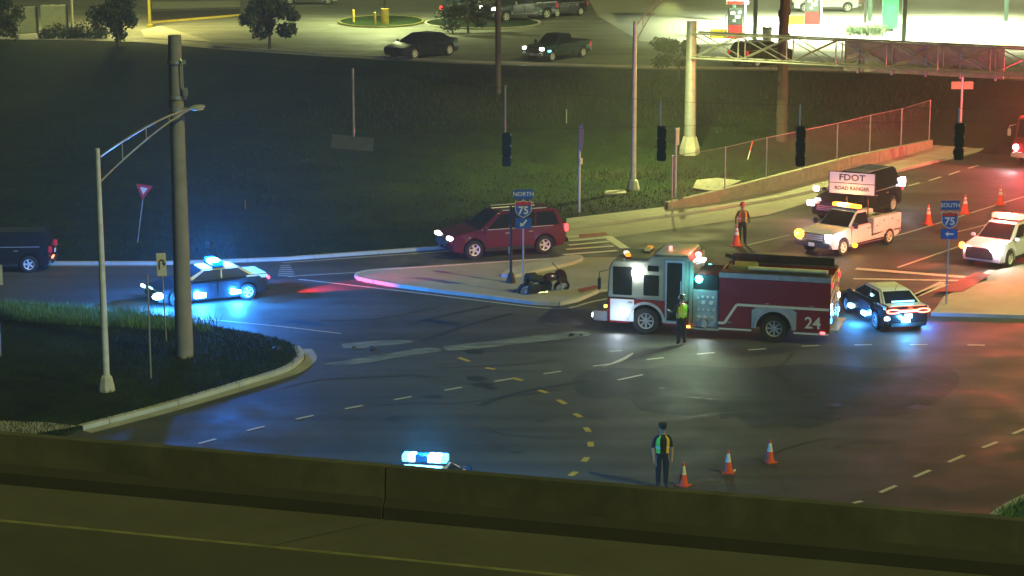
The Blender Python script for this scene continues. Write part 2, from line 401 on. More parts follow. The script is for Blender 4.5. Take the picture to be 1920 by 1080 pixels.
rv = catmull([G(x, y) for x, y in [(1862, 974), (1885, 958), (1920, 940), (1990, 905), (2090, 870)]], 4)
sheet('right_verge', rv + [G(3000, 800), G(3000, 1300), G(1500, 1300)], .12, grass_gm, thick=.14)
rvk = thing('right_verge_kerb', 'short kerb by the grass corner just above the parapet at lower right', 'kerb'); kerb(rv, rvk, .24, .15, conc_l, 3)
# markings, children of the road
def quad_mark(p, q, wd, m=mark_w, name='lane_dash', z=.012):
    a, b = G(*p), G(*q); t = (b - a).normalized(); nrm = Vector((-t.y, t.x, 0)) * wd / 2
    mb = MB(); mb.add([(*(a + nrm).xy, z), (*(a - nrm).xy, z), (*(b - nrm).xy, z), (*(b + nrm).xy, z)], [(0, 1, 2, 3)])
    return mb.build(name, m, road)
cen = [(300, 853), (388, 828), (479, 804), (571, 783), (663, 764), (755, 747), (849, 729.5), (943, 713), (1035, 699), (1128, 685), (1228, 673), (1323, 663), (1419, 655.5), (1519, 649), (1618, 647), (1722, 646.5), (1830, 647.5), (1935, 650)]
for i, c in enumerate(cen):
    a = cen[max(0, i - 1)]; b = cen[min(len(cen) - 1, i + 1)]; L = math.hypot(b[0] - a[0], b[1] - a[1]); ux, uy = (b[0] - a[0]) / L, (b[1] - a[1]) / L
    quad_mark((c[0] - 16 * ux, c[1] - 16 * uy), (c[0] + 17 * ux, c[1] + 17 * uy), .13)
yel = [(860, 671, 880, 678), (910, 690, 928, 693), (960, 709, 980, 714), (1010, 732, 1026, 737), (1046, 750, 1060, 758), (1078, 776, 1089, 783), (1098, 802, 1104, 810), (1107, 829, 1108, 838), (1101, 858, 1094, 866), (1080, 885, 1069, 893)]
for a, b, c, d_ in yel: quad_mark((a, b), (c, d_), .20, mark_y, 'yellow_guide_dash')
for a, b, c, d_ in [(1650, 924, 1680, 911), (1714, 895, 1744, 882), (1778, 867, 1808, 854), (1842, 840, 1870, 829), (1899, 814, 1930, 801), (1703, 349, 1724, 343), (1742, 339, 1764, 332), (1779, 328, 1799, 321), (1815, 316, 1835, 310), (1600, 944, 1616, 940)]:
    quad_mark((a, b), (c, d_), .14)
quad_mark((1158, 713), (1205, 703), .12, name='broken_line'); quad_mark((1142, 659), (1166, 658), .10, name='broken_line')
# pale line by the engine
def line_mark(pts, wd, m=mark_w, name='edge_line', z=.010):
    o = strip(name, catmull([G(x, y) for x, y in pts], 4), wd, z, 0, m, road); return o
line_mark([(-100, 561), (75, 577), (200, 585), (300, 591), (430, 603), (540, 614), (640, 626)], .10)
line_mark([(-200, 495.8 + 3), (0, 499), (300, 499)], .10)
line_mark([(530, 493), (700, 481), (840, 471), (940, 458)], .12)
line_mark([(560, 524), (640, 533), (770, 548), (900, 564), (1045, 579), (1110, 566), (1180, 552)], .12)
line_mark([(540, 519), (600, 515), (668, 511), (800, 500)], .10)
line_mark([(1460, 448), (1500, 440), (1640, 433), (1775, 402), (1960, 352)], .12) if False else None
line_mark([(1400, 460), (1480, 441)], .10); line_mark([(1667, 445), (1720, 431), (1870, 384), (1960, 357)], .14)
line_mark([(1683, 502), (1790, 465), (1930, 418)], .14); line_mark([(1790, 436), (1840, 424), (1880, 412)], .12)
quad_mark((1605, 504), (1835, 522), .45, name='stop_line'); quad_mark((1600, 523), (1830, 527), .28, name='crosswalk_line')
quad_mark((1828, 523), (1860, 507), .25, name='crosswalk_line'); quad_mark((1715, 556), (1775, 533), .3, name='crosswalk_line')
quad_mark((1690, 567), (1768, 529), .3, name='crosswalk_line')
for k, (a, b, c, d_) in enumerate([(1068, 452, 1136, 446), (1066, 460, 1142, 453), (1062, 468, 1150, 461.5), (1056, 478, 1158, 470), (1060, 445, 1128, 440)]): quad_mark((a, b), (c, d_), .30, name='crosswalk_bar')
quad_mark((1138, 443), (1172, 466), .45, name='stop_line')
for k in range(6): quad_mark((526 - k * 1, 499 + k * 3.6), (544 + k * 2, 497.5 + k * 4.2), .11, name='crosswalk_bar')
# darker resurfaced asphalt and stains (wear with shapes of its own)
def blot(pts, m, z, name):
    return sheet(name, catmull([G(x, y) for x, y in pts + pts[:1]], 5)[:-1], z, m, road)
dark_as = ground_mat('new_asphalt', lambda t, b, P: b_asphalt(t, b, P, (.026, .030, .034)))
blot([(1072, 712), (1100, 696), (1150, 690), (1215, 692), (1260, 684), (1400, 690), (1520, 682), (1640, 690), (1760, 686), (1800, 712), (1760, 752), (1690, 778), (1600, 782), (1520, 802), (1462, 798), (1410, 803), (1382, 782), (1352, 786), (1344, 771), (1300, 779), (1238, 776), (1200, 768), (1180, 750), (1150, 744), (1120, 748), (1085, 738)], dark_as, .004, 'resurfaced_patch')
def b_lit_debris(t, b, P, col=(.40, .46, .36)):
    mp = t.nodes.new('ShaderNodeMapping'); mp.inputs['Rotation'].default_value = (0, 0, R(-20)); mp.inputs['Scale'].default_value = (.35, 2.0, 1); t.links.new(P, mp.inputs[0])
    t.links.new(ramp(t, noise(t, mp.outputs[0], 1.6, 6, .7, .4), [(.4, (.07, .075, .07)), (.72, col)]), b.inputs['Base Color']); b.inputs['Roughness'].default_value = .8
greenish = ground_mat('lit_wet_debris', b_lit_debris)  # wet debris, with the greenish light on it put into the colour
blot([(595, 684), (700, 668), (800, 652), (826, 658), (760, 668), (660, 684)], greenish, .006, 'pale_streak')
blot([(640, 645), (700, 640), (760, 638), (770, 643), (700, 650), (650, 655)], greenish, .006, 'pale_streak')
blot([(1128, 689), (1160, 675), (1186, 662), (1184, 667), (1165, 678)], mark_w, .014, 'pale_streak')
blot([(830, 650), (950, 636), (1075, 622), (1100, 630), (960, 646), (850, 658)], greenish, .006, 'pale_streak')
for pp in ([(760, 610), (850, 588), (920, 574)], [(790, 640), (870, 612), (960, 588)], [(900, 760), (980, 735), (1100, 715)]):
    strip('tyre_mark', catmull([G(*p) for p in pp], 5), .28, .005, 0, mat('skid_rubber', (.022, .022, .022), .8), road)

def wander(p, ang, L, amp):
    out = [p.copy()]
    for i in range(int(L / .4)): ang += rnd.gauss(0, amp); out.append(out[-1] + Vector((math.cos(ang), math.sin(ang), 0)) * .4)
    return out
crack_m = mat('crack_sealant', (.012, .012, .013), .45)
for px, py, a_, L in ((700, 760, .2, 7), (900, 800, -.3, 6), (1180, 800, .5, 5), (1350, 860, .1, 7), (1560, 840, .7, 8), (1700, 770, .2, 6), (820, 690, 0, 5), (1480, 720, 1.2, 5), (600, 600, -.1, 6), (1250, 740, .2, 4), (1650, 700, -.2, 6), (520, 730, .4, 6), (980, 620, .1, 5)):
    strip('sealed_crack', wander(G(px, py), a_, L, .22), rnd.uniform(.04, .07), .0075, 0, crack_m, road)
for px, py, r_ in ((890, 660, .35), (1560, 760, .3)):
    c = G(px, py); k = MB(); k.cyl((c.x, c.y, .0), (c.x, c.y, .016), r_, n=20); k.build('manhole_cover', mat('cast_iron', (.05, .05, .05), .5, .6, bump=.8, bscale=40), road)
for i in range(16):
    px, py = rnd.uniform(560, 1850), rnd.uniform(680, 880); c = G(px, py); r_ = rnd.uniform(.15, .5); k = MB(); k.add([(c.x + r_ * rnd.uniform(.6, 1.2) * math.cos(q * math.pi / 5), c.y + r_ * rnd.uniform(.5, 1) * math.sin(q * math.pi / 5), .0085 + i * .0001) for q in range(10)], [tuple(range(10))]); k.build('oil_stain', mat('oil_stain', (.028, .028, .027), .5), road)

# ------------------------------------------------------------------ grass
def blades(name, pts_fn, n, hmin, hmax, wd, m):
    V = np.empty((n * 3, 3)); k = 0
    for i in range(n):
        p = pts_fn()
        if p is None: continue
        a = rnd.uniform(0, 2 * math.pi); h = rnd.uniform(hmin, hmax); ww = wd * rnd.uniform(.6, 1.3); lean = h * .6
        dx, dy = math.cos(a) * ww, math.sin(a) * ww
        V[k] = (p[0] - dx, p[1] - dy, p[2]); V[k + 1] = (p[0] + dx, p[1] + dy, p[2]); V[k + 2] = (p[0] + rnd.uniform(-lean, lean), p[1] + rnd.uniform(-lean, lean), p[2] + h); k += 3
    V = V[:k]; nf = k // 3; me = bpy.data.meshes.new(name)
    me.vertices.add(k); me.vertices.foreach_set('co', V.ravel()); me.loops.add(k); me.loops.foreach_set('vertex_index', np.arange(k, dtype=np.int32))
    me.polygons.add(nf); me.polygons.foreach_set('loop_start', np.arange(0, k, 3, dtype=np.int32)); me.update(calc_edges=True); me.validate()
    me.materials.append(m); o = bpy.data.objects.new(name, me); COL.objects.link(o); o['kind'] = 'stuff'; return o
def inpoly(x, y, P):
    c = False; j = len(P) - 1
    for i in range(len(P)):
        if (P[i].y > y) != (P[j].y > y) and x < (P[j].x - P[i].x) * (y - P[i].y) / (P[j].y - P[i].y) + P[i].x: c = not c
        j = i
    return c
grass_b = ground_mat('grass_blades', lambda t, b, P: b_grass(t, b, P, 1.6))
IP = isl_poly; ix0, ix1 = -26, max(p.x for p in IP); iy0, iy1 = min(p.y for p in IP), max(p.y for p in IP)
def isl_pt():
    for _ in range(20):
        x, y = rnd.uniform(ix0, ix1), rnd.uniform(iy0, iy1)
        if inpoly(x, y, IP): return (x, y, .12)
blades('island_grass', isl_pt, 60000, .05, .16, .014, grass_b)
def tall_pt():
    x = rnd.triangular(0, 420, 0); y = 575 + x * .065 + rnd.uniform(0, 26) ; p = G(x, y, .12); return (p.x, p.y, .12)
_RV = rv + [G(2400, 900), G(2200, 1010), G(1900, 1010)]
def rv_pt():
    for _ in range(20):
        x, y = rnd.uniform(13, 19), rnd.uniform(60, 68)
        if inpoly(x, y, _RV): return (x, y, .12)
blades('corner_grass', rv_pt, 5000, .08, .3, .016, mat('pale_lit_grass', (.10, .22, .06), .8, var=.4))
blades('tall_grass', tall_pt, 9000, .15, .5, .018, mat('pale_lit_grass', (.10, .22, .06), .8, var=.4))  # headlight glow on this band is put into the bright green colour
_RE = [G(x, y) for x, y in top_edge]; _REX = [p.x for p in _RE]; _REY = [p.y for p in _RE]
_WE = [G(x, y) for x, y in ((1050, 412), (1255, 388), (1440, 356), (1750, 272), (1900, 238), (2150, 190))]; _WEX = [p.x for p in _WE]; _WEY = [p.y for p in _WE]
def up_pt():
    y = 97 + 52 * rnd.random() ** 1.25; x = rnd.uniform(-.25, .25) * y
    if y < np.interp(x, _REX, _REY) + .2: return None
    if x > _WEX[0] and y < np.interp(x, _WEX, _WEY) + .4: return None
    if y > np.interp(x, _EX, _EY) - .5: return None
    return (x, y, H(x, y) - .03)
blades('verge_grass', up_pt, 46000, .05, .20, .03, grass_b)

# ------------------------------------------------------------------ bridge in front of the camera
BZ = 5.3
A, B_ = atY(0, 908, (CH - BZ) / tang(908)), atY(1920, 1085, (CH - BZ) / tang(1085))
bt = (B_ - A).normalized(); bn = Vector((-bt.y, bt.x, 0))    # bn points away from the camera
def bp(s, o, z): q = A + bt * s + bn * o; return (q.x, q.y, z)
dk = MB(); dk.hexa([bp(-80, -70, BZ - .5), bp(90, -70, BZ - .5), bp(90, .45, BZ - .5), bp(-80, .45, BZ - .5), bp(-80, -70, BZ), bp(90, -70, BZ), bp(90, .45, BZ), bp(-80, .45, BZ)])
tag(dk.build('bridge_deck', deck_m), kind='structure')
gd = MB()
for o_ in (-.6, -3.2, -5.8, -8.4): gd.hexa([bp(-80, o_, BZ - 1.5), bp(90, o_, BZ - 1.5), bp(90, o_ + .5, BZ - 1.5), bp(-80, o_ + .5, BZ - 1.5), bp(-80, o_, BZ - .5), bp(90, o_, BZ - .5), bp(90, o_ + .5, BZ - .5), bp(-80, o_ + .5, BZ - .5)])
tag(gd.build('bridge_girders', conc), kind='structure')
bar = thing('bridge_barrier', 'long concrete parapet barrier with a dark foot across the foreground', 'barrier')
J = (atY(716, 975, (CH - BZ) / tang(975)) - A).dot(bt)
for s0, s1 in ((-60, J - 24.4), (J - 24.4, J), (J, J + 24.4), (J + 24.4, 80)):
    s0 += .02; s1 -= .02
    prof = [(.00, 0), (.02, .26), (.17, .42), (.22, 1.07), (.45, 1.07), (.47, -.02)]
    k = MB(); 
    vs = [bp(s0, o, BZ + z) for o, z in prof] + [bp(s1, o, BZ + z) for o, z in prof]; n = len(prof)
    k.add(vs, [tuple(range(n)), tuple(range(2 * n - 1, n - 1, -1))]); 
    for i in range(n): k.add([vs[i], vs[n + i], vs[n + (i + 1) % n], vs[(i + 1) % n]], [(0, 1, 2, 3)], 1 if i < 2 else 0)  # the two lowest faces take the darker concrete
    k.build('barrier_segment', [barrier_m, dark_conc_m], bar)
# deck surfaces: shoulder line and darker lane
def deckq(name, oa, ob, z, m):
    k = MB(); k.add([bp(-80, oa, z), bp(90, oa, z), bp(90, ob, z), bp(-80, ob, z)], [(0, 1, 2, 3)]); o = k.build(name, m); o['kind'] = 'structure'; return o
L0 = G(960, 1070, BZ); lo = (L0 - A).dot(bn)
deckq('shoulder_line', lo - .07, lo + .07, BZ + .010, mat('worn_line', (.20, .195, .10), .8, var=.4, scale=1.5))
deckq('bridge_lane', lo - 14, lo - .12, BZ + .005, deck_dark)
k = MB(); jj = (G(600, 1015, BZ) - A).dot(bt)
k.add([bp(jj - .9, lo, BZ + .007), bp(jj - .86, lo, BZ + .007), bp(jj + .86, -.02, BZ + .007), bp(jj + .82, -.02, BZ + .007)], [(0, 1, 2, 3)]); tag(k.build('deck_joint', dark_conc_m), kind='structure')

# ------------------------------------------------------------------ wheels
_wc = {}
def wheel(parent, x, y, r, wd, side, spokes=5, rimmat=None, rr=.62):
    rimmat = rimmat or rim_m
    key = (r, wd, spokes, rimmat.name, rr)
    if key not in _wc:
        t = MB(); prof = [(r * rr, -wd / 2), (r * .93, -wd / 2), (r, -wd * .36), (r, wd * .36), (r * .93, wd / 2), (r * rr, wd / 2)]
        n = 24; vs = []
        for a, b in prof:
            for k_ in range(n): th = 2 * math.pi * k_ / n; vs.append((a * math.cos(th), b, a * math.sin(th)))
        fs = [(j * n + k_, j * n + (k_ + 1) % n, ((j + 1) % 6) * n + (k_ + 1) % n, ((j + 1) % 6) * n + k_) for j in range(6) for k_ in range(n)]
        t.add(vs, fs); to = t.build('tyre', tyre_m, smooth_=True)
        q = MB(); q.cyl((0, wd * .05, 0), (0, wd * .12, 0), r * rr * .99, n=24, mi=1)
        for k_ in range(n):
            th = 2 * math.pi * k_ / n
        q.cyl((0, wd * .12, 0), (0, wd * .42, 0), r * rr * .24, r * rr * .18, n=12)
        for k_ in range(spokes):
            th = 2 * math.pi * k_ / spokes; c = (math.cos(th) * r * rr * .55, wd * .3, math.sin(th) * r * rr * .55)
            q.box(c, (r * rr * .8, wd * .12, r * rr * (.32 if spokes <= 6 else .2)), ry=-th)
        # rim lip ring
        vs = []; 
        for a, b in ((rr * r, wd * .2), (rr * r, wd * .5), (rr * r * .88, wd * .46), (rr * r * .88, wd * .2)):
            for k_ in range(n): th = 2 * math.pi * k_ / n; vs.append((a * math.cos(th), b, a * math.sin(th)))
        q.add(vs, [(j * n + k_, j * n + (k_ + 1) % n, ((j + 1) % 4) * n + (k_ + 1) % n, ((j + 1) % 4) * n + k_) for j in range(4) for k_ in range(n)])
        ro = q.build('rim', [rimmat, dark_metal]); _wc[key] = (to.data, ro.data); bpy.data.objects.remove(to); bpy.data.objects.remove(ro)
    tm, rmm = _wc[key]
    to = bpy.data.objects.new('wheel', tm); COL.objects.link(to); to.parent = parent; to.location = (x, y, r); to.rotation_euler = (0, 0, 0 if side > 0 else math.pi)
    ro = bpy.data.objects.new('rim', rmm); COL.objects.link(ro); ro.parent = to
    return to

def side_prof(L, wb, r, sill, top, off=0.0, ar=1.17):
    """closed side outline; bottom edge with two wheel arches. top: (x,z) from the front to the rear"""
    pts = []
    def arch(cx):
        a0 = math.acos(max(-1, min(1, 0))); out = []
        R_ = r * ar; zc = r
        th0 = math.asin(max(-1, min(1, (sill - zc) / R_)))
        for k in range(9):
            th = math.pi - th0 - (math.pi - 2 * th0) * k / 8; out.append((cx + R_ * math.cos(th), zc + R_ * math.sin(th)))
        return out
    pts.append((-L / 2 + .10, sill + .06)); pts += arch(-wb / 2 + off); pts += arch(wb / 2 + off); pts.append((L / 2 - .10, sill + .04))
    return pts + list(top)
def body_mesh(prof, W, name, m, parent, L, bev=.05, taper=.10):
    b = MB(); n = len(prof)
    ys = [-W / 2, -W / 2 + .0, W / 2]
    b.prism(prof, -W / 2, W / 2)
    me = bpy.data.meshes.new(name); me.from_pydata(b.v, [], b.f); bm = bmesh.new(); bm.from_mesh(me)
    bmesh.ops.recalc_face_normals(bm, faces=bm.faces)
    es = [e for e in bm.edges if len(e.link_faces) == 2 and e.calc_face_angle(0) > R(40) and abs(e.verts[0].co.y - e.verts[1].co.y) < .01]
    bmesh.ops.bevel(bm, geom=es, offset=bev, segments=3, affect='EDGES', clamp_overlap=True)
    bmesh.ops.triangulate(bm, faces=[f for f in bm.faces if len(f.verts) > 4])
    zm = max(p[1] for p in prof)
    for v in bm.verts:
        u = max(0, (abs(v.co.x) - .55 * L / 2) / (.45 * L / 2)); v.co.y *= 1 - taper * u * u
        if v.co.z > .6 * zm: v.co.y *= 1 - .05 * (v.co.z - .6 * zm) / (.4 * zm)
        if abs(v.co.x) > .8 * L / 2: v.co.x *= 1 - .03 * (abs(v.co.y) / (W / 2)) ** 2 * 1.5
    bm.to_mesh(me); bm.free(); me.materials.append(m); me.polygons.foreach_set('use_smooth', [True] * len(me.polygons))
    try: me.set_sharp_from_angle(angle=R(30))
    except Exception: pass
    o = bpy.data.objects.new(name, me); COL.objects.link(o); o.parent = parent; return o
def panel(parent, name, q, m, u0=0, u1=1, v0=0, v1=1, off=.012, th=.012, bevel=0.0, inset=None):
    """a thin plate on the quad q = bottom-left, bottom-right, top-right, top-left"""
    bl, br, tr, tl = [Vector(p) for p in q]
    def at(u, v): return (bl * (1 - u) + br * u) * (1 - v) + (tl * (1 - u) + tr * u) * v
    n = (br - bl).cross(tl - bl).normalized()
    P = [at(u0, v0), at(u1, v0), at(u1, v1), at(u0, v1)]
    b = MB(); b.hexa([p + n * (off - th) for p in P] + [p + n * off for p in P]); return b.build(name, m, parent, bevel=bevel)
def cabin(parent, xr0, xr1, xf1, xf0, zb, zt, wb, wt, m, glassm=glass, posts=(.0,), name='roof', frame=True, side_v=(.10, .86), tint=None, rear=True):
    """cab: rear foot, rear top, front top, front foot"""
    c = MB(); V = [(xr0, -wb / 2, zb), (xf0, -wb / 2, zb), (xf0, wb / 2, zb), (xr0, wb / 2, zb), (xr1, -wt / 2, zt), (xf1, -wt / 2, zt), (xf1, wt / 2, zt), (xr1, wt / 2, zt)]
    c.hexa(V); c.build('cabin', m, parent, bevel=.07, seg=3)
    q = [Vector(v) for v in V]
    panel(parent, 'windscreen', [q[1], q[2], q[6], q[5]], glassm, .06, .94, .06, .90)
    if rear: panel(parent, 'rear_window', [q[3], q[0], q[4], q[7]], glassm, .08, .92, .10, .88)
    pr = sorted(posts)
    for sgn in (1, -1):
        base = [q[0], q[1], q[5], q[4]] if sgn < 0 else [q[2], q[3], q[7], q[6]]
        cuts = [0.05] + [(p if sgn < 0 else 1 - p) for p in (pr if sgn < 0 else pr[::-1])] + [.95]
        for a, b_ in zip(cuts[:-1], cuts[1:]):
            panel(parent, 'side_window', base, glassm, a + (.012 if a > .06 else .02), b_ - (.012 if b_ < .94 else .02), *side_v)
    return q
def light_bar(parent, loc, L, cols, es, wd=.28, h=.11, name='light_bar', rz=0.0, energy=None, rng=None):
    """roof beacon bar across the vehicle: base with lens pieces"""
    b = MB(); b.box((0, 0, 0), (wd, L, .05)); bo = b.build(name, dark_metal, parent, loc=loc, rot=(0, 0, rz))
    n = len(cols)
    for i, c in enumerate(cols):
        y = -L / 2 + (i + .5) * L / n; k = MB(); k.box((0, y, h / 2 + .025), (wd * .9, L / n * .94, h)); k.build('beacon_lens', lamp_mat('lens_%d_%d_%d_%d' % (int(c[0] * 99), int(c[1] * 99), int(c[2] * 99), int(es)), c, es), bo, bevel=.02)
    return bo
BLUE, RED, AMB, WHT = (.02, .20, 1.0), (1.0, .05, .06), (1.0, .38, .04), (1.0, .95, .85)
def vplace(root, pf, pr, wb, side=1, z=0.0, W=1.8, flat=True, sc_=True):
    """root placed so that the near-side front and rear wheels touch the ground at the two picture points"""
    a, b = G(pf[0], pf[1], z), G(pr[0], pr[1], z); d_ = (a - b); d_.z = 0; rz = math.atan2(d_.y, d_.x)
    s = d_.length / wb if sc_ else 1.0; s = min(1.13, max(.9, s))
    lat = Vector((-math.sin(rz), math.cos(rz), 0)) * (W / 2 * side * s)
    c = (a + b) / 2 - lat; root.location = (c.x, c.y, z); root.rotation_euler = (0, 0, rz); root.scale = (s, s, s)
    return root

def sedan(label, bodym, roofm, wb=3.05, L=5.05, W=1.9, deckm=None, name='police_car', cat='police car', group=None):
    t = thing(name, label, cat, group=group); r = .36
    top = [(L / 2 - .02, .42), (L / 2, .60), (L / 2 - .06, .74), (L / 2 - .35, .80), (1.15, .99), (-1.85, 1.04), (-2.3, 1.06), (-L / 2 + .04, 1.02), (-L / 2, .80), (-L / 2 + .02, .45)]
    body_mesh(side_prof(L, wb, r, .2, top), W, 'body', bodym, t, L)
    u = MB(); u.box((0, 0, .34), (L * .82, W * .8, .22)); u.build('underbody', plastic, t)
    q = cabin(t, -2.0, -1.15, .25, 1.2, 1.0, 1.46, W * .88, W * .66, roofm, posts=(.5,), side_v=(.08, .84))
    if deckm:
        b = MB(); b.box((-2.12, 0, 1.062), (.62, W * .80, .03)); b.build('boot_lid', deckm, t, bevel=.012)
        for sg in (1, -1): b = MB(); b.box((-1.95, sg * W * .452, .98), (.95, .02, .16)); b.build('rear_wing', deckm, t, bevel=.01)
    for x in (wb / 2, -wb / 2):
        for sg in (1, -1): wheel(t, x, sg * (W / 2 - .12), r, .23, sg)
    for sg in (1, -1):
        for x0, x1, nm in ((-.15, 1.0, 'door'), (-1.15, -.2, 'door')):
            y = sg * (W / 2 + .004); b = MB(); b.hexa([(x0, y - .012, .36), (x1, y - .012, .36), (x1, y + .006, .36), (x0, y + .006, .36), (x0, y - .012, .93), (x1, y - .012, .93), (x1, y + .006, .93), (x0, y + .006, .93)]); dd = b.build(nm, bodym, t, bevel=.006)
            b = MB(); b.box((x0 + .14, y + sg * .02, .82), (.16, .03, .03)); b.build('handle', dark_metal, dd)
        b = MB(); b.box((1.02, sg * (W / 2 + .08), 1.02), (.12, .2, .12)); b.build('mirror', bodym, t, bevel=.03)
    b = MB(); b.box((L / 2 - .02, 0, .52), (.06, 1.1, .22)); b.build('grille', plastic, t, bevel=.01)
    b = MB(); b.box((-L / 2 - .01, 0, .70), (.03, .34, .17)); b.build('number_plate', sign_white, t)
    b = MB(); b.box((-L / 2 + .03, 0, .36), (.12, W * .74, .14)); b.build('rear_valance', plastic, t, bevel=.02)
    b = MB(); b.cyl((-1.2, 0, 1.45), (-1.28, 0, 1.62), .012, n=6); b.build('aerial', plastic, t)
    return t
def suv(label, bodym, L=5.0, W=1.95, Hh=1.78, wb=2.95, name='parked_car', cat='car', group=None, posts=(.36, .68), lights=True, hl=8, tl=1.5, roof_rails=True):
    t = thing(name, label, cat, group=group); r = .38
    top = [(L / 2 - .02, .45), (L / 2, .72), (L / 2 - .05, .92), (L / 2 - .35, 1.02), (1.25, 1.15), (-1.9, 1.16), (-L / 2 + .05, 1.14), (-L / 2, .9), (-L / 2 + .02, .5)]
    body_mesh(side_prof(L, wb, r, .26, top), W, 'body', bodym, t, L, taper=.08)
    u = MB(); u.box((0, 0, .4), (L * .82, W * .8, .24)); u.build('underbody', plastic, t)
    cabin(t, -L / 2 + .12, -L / 2 + .42, .35, 1.25, 1.12, Hh, W * .90, W * .72, bodym, posts=posts)
    for x in (wb / 2, -wb / 2):
        for sg in (1, -1): wheel(t, x, sg * (W / 2 - .12), r, .25, sg)
    for sg in (1, -1):
        y = sg * (W / 2 + .003)
        for x0, x1 in ((-.05, 1.05), (-1.05, -.1)):
            b = MB(); b.box(((x0 + x1) / 2, y, .76), (x1 - x0, .018, .6)); dd = b.build('door', bodym, t, bevel=.007)
            b = MB(); b.box((x0 + .16, y + sg * .022, .98), (.18, .03, .035)); b.build('handle', chrome, dd)
        b = MB(); b.box((1.08, sg * (W / 2 + .09), 1.2), (.13, .2, .15)); b.build('mirror', bodym, t, bevel=.03)
        if lights:
            b = MB(); b.box((L / 2 - .12, sg * (W / 2 - .30), .86), (.22, .36, .14)); b.build('headlight', lamp_mat('headlamp_warm_%d' % hl, (1, .93, .8), hl), t, bevel=.03)
            b = MB(); b.box((-L / 2 + .07, sg * (W / 2 - .16), 1.0), (.16, .2, .28)); b.build('tail_light', lamp_mat('tail_red_%d' % int(tl * 10), (1, .04, .05), tl), t, bevel=.03)
        if roof_rails: b = MB(); b.tube([(-1.7, sg * W * .33, Hh + .05), (.2, sg * W * .33, Hh + .05)], .02); b.build('roof_rail', alum, t)
    b = MB(); b.box((L / 2 - .02, 0, .66), (.07, 1.2, .3)); g_ = b.build('grille', plastic, t, bevel=.02)
    for z in (.58, .66, .74): b = MB(); b.box((L / 2 + .02, 0, z), (.02, 1.1, .025)); b.build('grille_bar', chrome, g_)
    b = MB(); b.box((-L / 2 - .03, 0, .84), (.03, .34, .17)); b.build('number_plate', sign_white, t)
    for sg in (1, -1):
        b = MB(); b.box((-.35, sg * (W * .455), 1.135), (3.1, .02, .03)); b.build('window_trim', chrome, t)
        b = MB(); b.box((0, sg * (W / 2 + .005), .36), (wb - .95, .03, .14)); b.build('sill_trim', plastic, t)
    b = MB(); b.box((-L / 2 + .0, 0, .48), (.12, W * .8, .2)); b.build('bumper', plastic, t, bevel=.03)
    return t
def pickup(label, bodym, bed='open', L=5.8, W=2.0, wb=3.7, name='pickup_truck', cat='pickup truck', crew=True, hl=8, group=None):
    t = thing(name, label, cat, group=group); r = .41
    xb = -.75 if crew else -.35
    top = [(L / 2 - .02, .5), (L / 2, .8), (L / 2 - .04, 1.05), (L / 2 - .3, 1.13), (1.35, 1.22), (xb, 1.22)]
    body_mesh(side_prof(L, wb, r, .36, top + [(xb - .001, 1.22), (xb - .05, 1.18 if bed == 'open' else .62), (-L / 2 + .03, 1.18 if bed == 'open' else .62), (-L / 2, .5)]), W, 'body', bodym, t, L, taper=.05)
    u = MB(); u.box((0, 0, .48), (L * .85, W * .6, .22)); u.build('chassis', plastic, t)
    cabin(t, xb, xb + .12, .45, 1.3, 1.2, 1.88, W * .9, W * .74, bodym, posts=((.45,) if crew else ()))
    for x in (wb / 2, -wb / 2):
        for sg in (1, -1): wheel(t, x, sg * (W / 2 - .13), r, .27, sg)
    if bed == 'open':
        b = MB(); b.box(((xb - .12 - L / 2) / 2, 0, 1.19), (abs(-L / 2 - xb) - .25, W * .8, .03)); b.build('bed_floor', plastic, t)
        b = MB()
        for sg in (1, -1): b.box(((xb - .05 - L / 2) / 2, sg * (W / 2 - .10), 1.22), (abs(-L / 2 - xb) - .12, .12, .07))
        b.box((-L / 2 + .06, 0, 1.22), (.08, W * .9, .07)); b.build('bed_rail', bodym, t, bevel=.01)
    for sg in (1, -1):
        x0 = xb + .1 if not crew else .2
        for a, b2 in (((.25, 1.25), (xb + .08, .2)) if crew else ((x0, 1.25),)):
            b = MB(); b.box(((a + b2) / 2, sg * (W / 2 + .003), .86), (b2 - a, .018, .64)); dd = b.build('door', bodym, t, bevel=.007)
            b = MB(); b.box((a + .15, sg * (W / 2 + .02), 1.06), (.18, .03, .035)); b.build('handle', dark_metal, dd)
        b = MB(); b.box((1.12, sg * (W / 2 + .13), 1.32), (.12, .22, .26)); b.build('mirror', bodym if bodym is not white_p else plastic, t, bevel=.03)
        b = MB(); b.box((L / 2 - .08, sg * (W / 2 - .22), .98), (.2, .3, .2)); b.build('headlight', lamp_mat('headlamp_warm_%d' % hl, (1, .93, .8), hl), t, bevel=.03)
        b = MB(); b.box((-L / 2 + .02, sg * (W / 2 - .12), .95), (.08, .14, .34)); b.build('tail_light', lamp_mat('tail_red_5', (1, .04, .05), .5), t, bevel=.02)
    b = MB(); b.box((L / 2 - .0, 0, .9), (.08, 1.25, .36)); g_ = b.build('grille', plastic, t, bevel=.02)
    for z in (.8, .9, 1.0): b = MB(); b.box((L / 2 + .045, 0, z), (.02, 1.15, .03)); b.build('grille_bar', chrome, g_)
    b = MB(); b.box((L / 2 + .14, 0, .58), (.02, .32, .16)); b.build('number_plate', sign_white, t)
    for sg in (1, -1): b = MB(); b.box((0, sg * (W / 2 + .02), .44), (wb - 1.1, .12, .06)); b.build('side_step', dark_metal, t)
    b = MB(); b.box((L / 2 + .05, 0, .58), (.16, W * .93, .22)); b.build('bumper', chrome if bodym is not white_p else dark_metal, t, bevel=.03)
    b = MB(); b.box((-L / 2 - .05, 0, .58), (.14, W * .9, .2)); b.build('bumper', chrome, t, bevel=.03)
    return t

